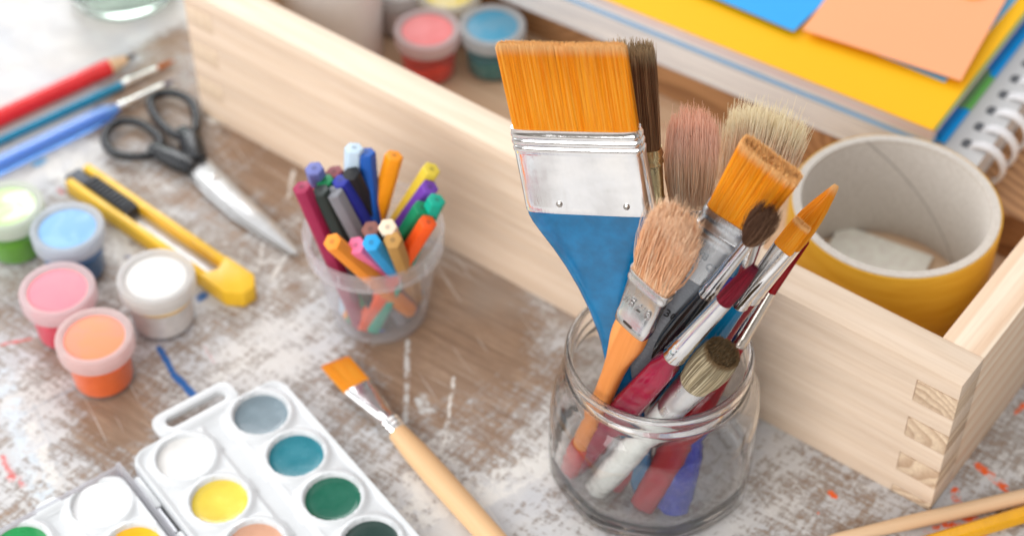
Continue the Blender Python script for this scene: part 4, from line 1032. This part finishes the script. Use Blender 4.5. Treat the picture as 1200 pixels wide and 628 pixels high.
def make_lying():
    silver = metal('polished nickel ferrule', (0.90, 0.89, 0.88), 0.09, 0.06)
    # flat brush beside the palette; local z from handle end to the hair
    a = at(592, 645, 0.52); d_ = (at(425, 460, .5) - a); d_.z = 0; d_.normalize()
    tip = at(388, 427, .5)
    Ltot = (tip - a).length; a = a - d_ * 4.5; a.z = 0.36; Ltot += 4.5
    b = a + d_ * Ltot; b.z = 0.50
    t, L = lying('paint_brush', 'flat brush with angled orange tip and bare wood handle lying by the palette', 'paint brush', a, b)
    sfm = L - 1.75; sfb = L - 4.9
    loft_part('handle', pine('clear lacquered beech', 2, light=srgb(232, 192, 146), dark=srgb(214, 166, 116), centre=(.6, -.7), freq=9, seed=4, contrast=.5, rough=.28), t,
              [(0, .15, .15, 2), (.2, .3, .3, 2), (2.5, .42, .40, 2), (5, .52, .48, 2), (L - 7.8, .56, .50, 2), (L - 6.2, .54, .49, 2), (sfb + .05, .44, .42, 2)], 32)
    fl = sfm - sfb
    loft_part('ferrule', silver, t, [(sfb + fl * u, .43 + (.66 - .43) * max(0, (u - .3) / .7) + bb, max(.15, .43 - .36 * max(0, u - .22)) + bb, 2 + 1.6 * u) for u, bb in ((0, 0), (.03, .05), (.07, 0), (.11, .05), (.15, 0), (.19, .05), (.23, 0), (.4, 0), (.6, 0), (.8, 0), (1, 0))], 40)
    fibres('bristles', fibre('amber nylon hair', ORANGE, (srgb(252, 176, 84), .9, 1), .42), t, sfm - .1, L, .64, .14, .64, .10, 3200, r=.013, jl=.02, jd=.012, e0=4, e1=4, tipf=lambda x, y: 1 + .06 * x)
    # bottom right: plain wooden stick and a yellow pencil
    a = at(965, 634, .33); b = at(1240, 573, .33)
    t, L = lying('wooden_dowel', 'plain round wooden brush handle lying at the bottom right corner', 'wooden stick', a, b)
    loft_part('stick', pine('raw birch', 2, light=srgb(236, 202, 164), dark=srgb(220, 176, 132), centre=(.5, -.6), freq=8, seed=6, contrast=.5), t, [(0, .14, .14, 2), (.5, .22, .22, 2), (L * .35, .30, .30, 2), (L * .8, .33, .33, 2), (L, .33, .33, 2)], 28)
    a = at(1062, 644, .36); b = at(1260, 584, .36)
    t, L = lying('yellow_pencil', 'yellow hexagonal pencil at the bottom right corner below the stick', 'pencil', a, b, roll=.2)
    hx = lambda r, z: [Vector((r * math.cos(PI / 3 * j), r * math.sin(PI / 3 * j), z)) for j in range(6)]
    v, f = loftvf([hx(.36, 0), hx(.37, .05), hx(.37, L - .05), hx(.36, L)])
    mesh('barrel', v, f, plain('yellow pencil paint', srgb(240, 172, 20), .3, coat=.3), t, bevel=.04, smooth=25)
    v, f = lathevf([(0, -.02), (.12, -.02), (.12, .05), (0, .05)], 16); mesh('lead', v, f, plain('graphite', (.05, .05, .05), .4), t)
    # top left: chunky red pencil
    b = at(160, 64, .48); a0 = at(0, 138, .48); d_ = (b - a0).normalized(); a = a0 - d_ * 5
    t, L = lying('red_pencil', 'thick red pencil with sharpened wooden tip', 'pencil', a, b)
    r = .46
    ring = lambda rr, z, n=24: [Vector((rr * math.cos(2 * PI * j / n), rr * math.sin(2 * PI * j / n), z)) for j in range(n)]
    v, f = loftvf([ring(r * .95, 0), ring(r, .05), ring(r, L - 1.75), ring(r * .96, L - 1.62)]); mesh('barrel', v, f, plain('red pencil paint', srgb(220, 34, 40), .22, coat=.4), t)
    v, f = loftvf([ring(r * .96, L - 1.66), ring(.2, L - .6)]); mesh('sharpened_wood', v, f, plain('pencil cedar', srgb(224, 190, 152), .6), t)
    v, f = loftvf([ring(.2, L - .6), ring(.07, L - .12), ring(.02, L)]); mesh('lead', v, f, plain('dark lead', (.08, .06, .06), .4), t)
    # thin teal brush
    b = at(203, 72, .26); a0 = at(0, 165, .26); d_ = (b - a0).normalized(); a = a0 - d_ * 4
    t, L = lying('paint_brush', 'thin teal handled brush with fine orange tip beside the red pencil', 'paint brush', a, b)
    loft_part('handle', plain('teal lacquer', srgb(0, 122, 156), .2, coat=.4), t, [(0, .1, .1, 2), (2, .2, .2, 2), (L - 4.6, .26, .26, 2), (L - 3.0, .22, .22, 2)], 24)
    loft_part('ferrule', silver, t, [(L - 3.05, .22, .22, 2), (L - 2.95, .26, .26, 2), (L - 2.8, .22, .22, 2), (L - 2.65, .26, .26, 2), (L - 2.5, .21, .21, 2), (L - .95, .13, .13, 2)], 24)
    fibres('bristles', fibre('sable orange hair', [(0, srgb(190, 100, 20)), (1, srgb(236, 140, 50))]), t, L - 1.0, L, .12, .12, .03, .03, 300, r=.014, jl=.02, jd=.01, e0=2, e1=2, bow=lambda q: .05 * math.sin(q * PI))
    # broad blue acrylic brush
    b = at(203, 95, .34); a0 = at(0, 193, .34); d_ = (b - a0).normalized(); a = a0 - d_ * 3
    t, L = lying('paint_brush', 'brush with wide translucent bright blue handle and fine violet tip', 'paint brush', a, b)
    m, h, out = new_mat('clear blue acrylic'); o = h.obj()
    bb = princ(h, srgb(120, 178, 250), 0.08, trans=.6, ior=1.35, coat=.3); h.nt.links.new(bb.outputs[0], out.inputs[0])
    loft_part('handle', m, t, [(0, .28, .22, 4), (.2, .40, .28, 4), (3, .44, .33, 4), (L - 5.2, .44, .34, 4), (L - 4.0, .42, .34, 4), (L - 3.5, .24, .24, 2.4), (L - 3.2, .2, .2, 2)], 16)
    loft_part('grip_core', plain('deep blue core', srgb(20, 84, 214), .3), t, [(0.4, .14, .1, 2), (L - 3.9, .16, .12, 2)], 16)
    loft_part('ferrule', silver, t, [(L - 3.3, .22, .22, 2), (L - 3.15, .27, .27, 2), (L - 3.0, .22, .22, 2), (L - 2.85, .27, .27, 2), (L - 2.7, .21, .21, 2), (L - .6, .14, .14, 2)], 24)
    fibres('bristles', fibre('violet hair', [(0, srgb(70, 54, 96)), (1, srgb(110, 96, 140))]), t, L - .65, L, .12, .12, .03, .03, 240, r=.014, jl=.02, jd=.01, e0=2, e1=2)

# ------------------------------------------------------------------ scissors
def make_scissors():
    org = at(232, 195, 0); org.z = 0
    t = thing('scissors', 'closed scissors with black plastic handles and steel blades', 'scissors', org)
    P = lambda u, v, z: at(u, v, z) - org
    blk = plain('black handle plastic', srgb(26, 28, 32), .25, var=.15)
    steel = metal('brushed blade steel', (0.56, 0.56, 0.56), .38, .12, axis=0)
    z = .42
    def handle(pts, shank, zz):
        path = catmull([P(u, v, zz) for u, v in pts], 8, True)
        mb = MB(); mb.add(tubevf(path, .225, 14, True, flat=.95))
        sp_ = catmull([P(u, v, zz) for u, v, r in shank], 6); rr = catmull([Vector((r, 0, 0)) for u, v, r in shank], 6)
        mb.add(tubevf(sp_, [q.x for q in rr], 16, flat=.62))
        return mb.build('handle', blk, t, smooth=60)
    # left ring and its shank, right ring and its shank (running to the pivot)
    handle([(123, 166), (128, 150), (145, 142), (164, 145), (183, 158), (188, 170), (178, 181), (158, 184), (136, 181)], [(178, 172, .34), (196, 182, .56), (213, 191, .58), (226, 197, .50)], z)
    handle([(176, 123), (182, 112), (200, 109), (220, 116), (229, 132), (229, 152), (218, 160), (203, 157), (186, 142)], [(212, 152, .36), (222, 163, .56), (227, 176, .58), (232, 188, .48)], z + .05)
    def blade(pts, z0, z1, nm='blade'):
        v, f = prismvf([(P(u, vv, z0).x, P(u, vv, z0).y) for u, vv in pts], z0, z1)
        return mesh(nm, v, f, steel, t, bevel=.03, smooth=30)
    blade([(213, 195), (226, 184), (240, 184), (290, 233), (322, 263), (349, 294), (349, 300), (342, 299), (279, 256), (245, 226)], .30, .46)
    blade([(216, 203), (238, 190), (285, 244), (346, 296), (340, 301), (274, 260), (240, 230)], .10, .26)
    c = P(250, 208, .46)
    v, f = lathevf([(0, .40), (.24, .40), (.24, .49), (.18, .52), (0, .52)], 24, (c.x, c.y)); mesh('pivot_screw', v, f, metal('pivot steel', (.7, .7, .7), .25), t)

# ------------------------------------------------------------------ box cutter
def make_cutter():
    zc = .55
    a = at(90, 206, zc); b = at(291, 345, zc); a.z = b.z = 0
    X = (b - a).normalized(); Y = Vector((-X.y, X.x, 0)); L = (b - a).length
    t = thing('box_cutter', 'yellow snap-off box cutter with grey ribbed slider', 'box cutter', a, frame(X, Y, Vector((0, 0, 1))))
    yl = plain('yellow cutter plastic', srgb(240, 190, 40), .35, var=.05)
    w = .80
    Hh = .85
    mb = MB()
    mb.box((0.15, -w, 0.0), (L - 2.1, -.40, Hh)); mb.box((0.0, .40, 0.0), (L - 2.1, w, Hh)); mb.box((.5, -.42, 0), (L - 2.1, .42, .2))
    mb.build('body', yl, t, bevel=.06, bseg=2)
    v, f = prismvf([(L - 2.35, -w - .02), (L - .65, -w - .04), (L + .05, -.32), (L + .12, .32), (L - .45, w + .04), (L - 2.35, w + .02), (L - 2.0, 0)], 0.0, Hh + .06); mesh('end_cap', v, f, yl, t, bevel=.07, bseg=2)
    mb = MB(); mb.box((-.35, -.36, .28), (L - 2.2, .37, .36)); mb.build('blade', metal('cutter blade steel', (.62, .62, .63), .45), t)
    gk = plain('dark grey slider plastic', srgb(58, 60, 64), .45)
    mb = MB(); mb.box((.95, -.39, .37), (4.1, .39, Hh + .04))
    for k in range(11): mb.box((1.1 + k * .26, -.37, Hh + .04), (1.25 + k * .26, .37, Hh + .15))
    mb.build('slider', gk, t, bevel=.02)
    mb = MB(); mb.box((-.30, -.50, .15), (.95, .38, .66)); mb.build('nose_clip', plain('slate nose', srgb(62, 68, 80), .45), t, bevel=.06)
    mb = MB()
    for k in range(22): mb.box((4.2 + k * .24, .36, Hh - .10), (4.32 + k * .24, .54, Hh + .04))
    mb.build('ratchet_teeth', yl, t)

# ------------------------------------------------------------------ notebook and paper stack on the crate
def sheet(name, label, cat, poly, z, mat, th=0.04, bendf=None, group=None, div=14):
    """thin sheet from a 4-corner outline in crate coordinates (n, d), gently curved"""
    w = [boxw(n, d, 0) for n, d in poly]
    org = sum(w, Vector()) / 4; org.z = z
    V = []; F = []
    for k, dz in enumerate((0, th)):
        for i in range(div + 1):
            for j in range(div + 1):
                u, v = i / div, j / div
                p = (w[0] * (1 - u) + w[1] * u) * (1 - v) + (w[3] * (1 - u) + w[2] * u) * v
                b = bendf(u, v) if bendf else 0
                V.append(Vector((p.x - org.x, p.y - org.y, dz + b)))
    n1 = (div + 1) ** 2; ix = lambda i, j: i * (div + 1) + j
    for i in range(div):
        for j in range(div):
            q = (ix(i, j), ix(i + 1, j), ix(i + 1, j + 1), ix(i, j + 1)); F.append(tuple(reversed(q))); F.append(tuple(n1 + k for k in q))
    edge = [ix(i, 0) for i in range(div)] + [ix(div, j) for j in range(div)] + [ix(i, div) for i in range(div, 0, -1)] + [ix(0, j) for j in range(div, 0, -1)]
    for k in range(len(edge)):
        a, b = edge[k], edge[(k + 1) % len(edge)]; F.append((a, b, n1 + b, n1 + a))
    o = mesh(name, V, F, mat, smooth=50)
    o.location = org * S
    return tag(o, label, cat, group)

def paper(name, col, rough=.6):
    m, h, out = new_mat(name); o = h.obj()
    n = h.noise(o, 90, 4, .6); n2 = h.noise(o, 1.2, 3)
    c = h.mix(h.mapr(n, .3, .7), tuple(q * .97 for q in col), col)
    c = h.mix(h.mapr(n2, .35, .7, 0, .10), c, tuple(q * .85 for q in col))
    b = princ(h, c, rough, 0, h.bump(n, .06, .004), spec=.3); h.nt.links.new(b.outputs[0], out.inputs[0]); return m

def page_edges(name, cols, freq=60.0, axis=2):
    m, h, out = new_mat(name); o = h.obj()
    x, y, z = h.sep(o)
    n = h.noise(h.scale3(o, (1.2, 1.2, freq)), 1.0, 4, .7)
    c = h.ramp(n, cols)
    b = princ(h, c, .75, spec=.2); h.nt.links.new(b.outputs[0], out.inputs[0]); return m

def make_stack():
    rot = -0.055
    ud = NN * math.sin(rot) + D * math.cos(rot)       # along the page fronts
    un = NN * math.cos(rot) - D * math.sin(rot)
    FR = frame(un, ud, Vector((0, 0, 1)))
    K = 1.086; ZB = 3.35
    class SB(MB):
        def box(s, lo, hi, M=None): return MB.box(s, tuple(K * q for q in lo), tuple(K * q for q in hi), M)
    # spiral notebook
    o_ = boxw(14.46, 6.30, ZB)
    t = thing('spiral_notebook', 'thick spiral notebook with light grey cover and white wire rings', 'notebook', o_, FR)
    wl, wn = 26.0, 19.0
    mb = SB(); mb.box((0.05, .08, .06), (wn - .05, wl - .05, 1.38)); mb.build('pages', page_edges('white page edges', [(.3, srgb(198, 200, 204)), (.5, srgb(226, 226, 226)), (.7, srgb(238, 238, 236))], 40), t)
    cov = paper('light grey cover card', srgb(206, 206, 206), .5)
    mb = SB(); mb.box((0, 0, 0), (wn, wl, .057)); mb.build('back_cover', cov, t)
    mb = SB(); mb.box((0, 0, 1.383), (wn, wl, 1.44)); mb.build('front_cover', cov, t)
    wire = plain('white coated wire', srgb(232, 232, 234), .3)
    hole = plain('dark punched hole', srgb(96, 98, 102), .7)
    for k in range(14):
        x = 1.15 + k * 1.26
        mb = SB()
        for off in (-.10, .14):
            path = [Vector((x + off, .10 + .92 * math.cos(a), .70 + .96 * math.sin(a))) * K for a in [2 * PI * j / 36 for j in range(36)]]
            mb.add(tubevf(path, .10, 8, True))
        ring = mb.build('wire_ring', wire, t)
        v, f = prismvf([(K * a_, K * b_) for a_, b_ in rrect(x - .28, .72, x + .30, 1.14, .18, 4)], 1.4405 * K, 1.446 * K)
        mesh('punched_hole', v, f, hole, ring, smooth=0)
    # pad of divider sheets on the notebook
    o_ = boxw(14.35, 8.47, ZB + 1.447 * K)
    t = thing('divider_pad', 'stack of blue, green and grey divider cards under the yellow sheet', 'divider pad', o_, FR)
    blue = paper('bright blue card', srgb(20, 160, 236), .45); edge_b = paper('pale blue card', srgb(150, 200, 240), .5); green = paper('leaf green card', srgb(112, 186, 96), .5)
    olive = paper('olive card', srgb(96, 128, 92), .5); navy = paper('mid blue card', srgb(20, 112, 180), .45)
    z = 0
    mb = SB(); mb.box((0.10, .06, 0), (18.6, 24.5, .10)); mb.build('blue_card', edge_b, t)
    for (x0, x1, mt) in ((0.5, 3.0, blue), (3.0, 5.6, green), (5.6, 11.0, blue), (11.0, 18.6, blue)):
        mb = SB(); mb.box((x0 + .01, -.36, .102), (x1 - .01, 1.4, .16)); mb.build('index_tab', mt, t)
    for (x0, x1, mt) in ((0.5, 2.6, navy), (2.6, 5.6, olive), (5.6, 18.6, navy)):
        mb = SB(); mb.box((x0 + .01, -.12, .36), (x1 - .01, 1.6, .43)); mb.build('index_tab', mt, t)
    mb = SB(); mb.box((0.14, .12, .163), (18.6, 24.5, .357)); mb.build('white_sheets', page_edges('pale sheet edges', [(.3, srgb(188, 200, 214)), (.45, srgb(230, 230, 230)), (.7, srgb(240, 240, 238))], 70), t)
    mb = SB(); mb.box((0.05, .10, .433), (18.6, 24.5, .93)); mb.build('grey_sheets', page_edges('tinted sheet edges', [(.25, srgb(150, 176, 204)), (.42, srgb(214, 208, 210)), (.55, srgb(222, 204, 204)), (.7, srgb(232, 230, 228))], 60), t)
    mb = SB(); mb.box((0.0, .02, .933), (18.6, 24.5, 1.02)); mb.build('peach_card', paper('pale peach card', srgb(228, 184, 156)), t)
    mb = SB(); mb.box((0.02, -.02, 1.023), (18.6, 24.5, 1.06)); mb.build('green_card', paper('dull green card', srgb(140, 160, 90)), t)
    zt = ZB + (1.447 + 1.063) * K
    def q(n0, d0, wn_, wl_, r):
        u1 = Vector((math.cos(r), math.sin(r))); u2 = Vector((-math.sin(r), math.cos(r))); p = Vector((n0, d0))
        return [tuple(p), tuple(p + u1 * wn_), tuple(p + u1 * wn_ + u2 * wl_), tuple(p + u2 * wl_)]
    sheet('yellow_sheet', 'large golden yellow sheet covering the stack', 'paper sheet', q(14.22, 8.56, 20.2, 26.6, .058), zt, paper('golden yellow paper', srgb(250, 186, 16)), .03)
    bl = paper('sky blue paper', srgb(58, 168, 238)); bl2 = paper('light blue paper', srgb(116, 190, 232)); pe = paper('peach paper', srgb(252, 172, 124))
    z2 = zt + .035
    curl = lambda u, v: .04 + .16 * max(0, .5 - u) ** 2 * 4
    def from_px(pts, z): 
        out = []
        for u, v in pts:
            p = at(u, v, z) - CORNER; out.append((p.dot(NN), p.dot(D)))
        return out
    # right blue (mostly hidden under the peach sheet), left blue, peach: corners found on the plane of the stack top
    c0 = from_px([(1107, 97)], z2)[0]; sheet('blue_sheet', 'light blue sheet peeping out under the peach sheet', 'paper sheet', q(c0[0], c0[1], 12, 6.2, .02), z2, bl2, .03)
    c0 = from_px([(930, 38)], z2 + .25)[0]; c1 = from_px([(840, 0)], z2 + .25)[0]
    an = math.atan2(-(c1[0] - c0[0]), c1[1] - c0[1])
    sheet('blue_sheet', 'sky blue sheet left of the peach sheet on the yellow one', 'paper sheet', q(c0[0], c0[1], 12, 14, an), z2 + .04, bl, .03, lambda u, v: .24 * (1 - u) ** 1.5)
    zz = z2 + .36
    c0 = from_px([(1126, 95)], zz)[0]; c1 = from_px([(940, 35)], zz)[0]; c2 = from_px([(1179, 0)], zz)[0]; c3 = from_px([(967, 0)], zz)[0]
    v1 = Vector(c2) - Vector(c0); v1 = v1.normalized() * 11; v2 = Vector(c3) - Vector(c1); v2 = v2.normalized() * 11
    sheet('peach_sheet', 'peach orange sheet on top of the paper stack', 'paper sheet', [c0, tuple(Vector(c0) + v1), tuple(Vector(c1) + v2), c1], z2 + .34, pe, .03, lambda u, v: .03 * math.sin(3 * u))
    p = at(1137, -13, z2 + .45)
    t = thing('yellow_counter', 'small round yellow disc on the peach sheet at the top edge', 'disc', (p.x, p.y, z2 + .385))
    v, f = lathevf([(0, 0), (.78, 0), (.82, .06), (.80, .14), (.6, .18), (0, .18)], 40); mesh('disc', v, f, plain('yellow plastic', srgb(250, 190, 60), .35), t)


def make_plank():
    m = pine('old knotty plank', 1, light=srgb(190, 146, 104), dark=srgb(120, 80, 52), centre=(2.0, -.6), freq=17.0, seed=12.0, contrast=0.9, knots=[(2.95, 0.2, 0.22), (0.9, 0.2, 0.18)])
    t = thing('wooden_plank', 'rough brown knotty plank lying in the box under the notebook', 'plank', boxw(14.25, 1.9, .803), BOXM)
    mb = MB(); mb.box((0, 0, 0), (20, 33, 2.53)); mb.build('plank_body', m, t, bevel=.12, bseg=3)

# ------------------------------------------------------------------ light, world, camera
def look(loc, to):
    d = (Vector(to) - Vector(loc)).normalized(); return d.to_track_quat('-Z', 'Y').to_euler()

def area(name, loc, to, size, power, col=(1, 1, 1), sy=None):
    l = bpy.data.lights.new(name, 'AREA'); l.shape = 'RECTANGLE'; l.size = size * S; l.size_y = (sy or size) * S; l.energy = power; l.color = col
    o = bpy.data.objects.new(name, l); C.objects.link(o); o.location = Vector(loc) * S; o.rotation_euler = look(loc, to); return o

def make_light():
    w = bpy.data.worlds.new('World'); scene.world = w; w.use_nodes = True
    nt = w.node_tree; nt.nodes.clear(); h = NT(nt)
    g = h.n('ShaderNodeTexCoord').outputs['Generated']
    x, y, z = h.sep(g)
    win = h.mapr(h.math('ADD', h.math('MULTIPLY', x, -.55), h.math('ADD', h.math('MULTIPLY', y, .55), h.math('MULTIPLY', z, .5))), .2, .95)
    hor = h.mix(h.mapr(y, -.75, .35), srgb(150, 144, 138), srgb(224, 219, 213))
    c = h.mix(h.mapr(z, -.1, .75), hor, srgb(214, 216, 220))
    c = h.mix(h.math('MULTIPLY', win, .8), c, (1.25, 1.28, 1.32))
    c = h.mix(h.math('MULTIPLY', h.mapr(h.noise(g, 3.4, 2), .53, .57), .62), c, srgb(104, 97, 92))
    bg = h.n('ShaderNodeBackground'); h.put(bg.inputs[0], c); bg.inputs[1].default_value = 0.92
    out = h.n('ShaderNodeOutputWorld'); nt.links.new(bg.outputs[0], out.inputs[0])
    area('window_light', (-120, 62, 88), (0, 52, 3), 110, 700, (.985, .99, 1.0), 120)
    area('ceiling_light', (10, 60, 140), (2, 50, 3), 110, 300, (1.0, .98, .95))
    area('front_fill_light', (-60, -55, 70), (2, 50, 6), 110, 1480, (1.0, .99, .98), 90)  # added fill behind the camera, brightens faces turned to the viewer
    area('far_window_light', (-45, 190, 92), (-10, 60, 0), 90, 1250, (.97, .985, 1.0), 70)

def make_camera():
    cam = bpy.data.cameras.new('camera'); o = bpy.data.objects.new('camera', cam); C.objects.link(o)
    cam.sensor_fit = 'HORIZONTAL'; cam.sensor_width = 36; cam.lens = 36 * FPX / 1200
    cam.clip_start = 0.05; cam.clip_end = 200
    M = Matrix((RT, UP, -FWD)).transposed().to_4x4(); M.translation = CAM * S
    o.matrix_world = M
    cam.dof.use_dof = True; cam.dof.focus_distance = 65.4 * S
    cam.dof.aperture_fstop = cam.lens * 1e-3 / (1.0 * S); cam.dof.aperture_blades = 0
    scene.camera = o

make_table(); make_crate(); make_tape(); make_pots(); make_cup(); make_pens(); make_watercolours()
make_brushes(); make_jar(); make_lying(); make_scissors(); make_cutter(); make_stack(); make_plank(); make_light(); make_camera()
scene.view_settings.view_transform = 'Standard'; scene.view_settings.look = 'None'; scene.view_settings.exposure = 0
scene.render.engine = 'CYCLES'
cy = scene.cycles
cy.max_bounces = 14; cy.transmission_bounces = 12; cy.transparent_max_bounces = 16; cy.diffuse_bounces = 4; cy.glossy_bounces = 5
cy.use_denoising = True; cy.sample_clamp_indirect = 8.0; cy.blur_glossy = 0.5
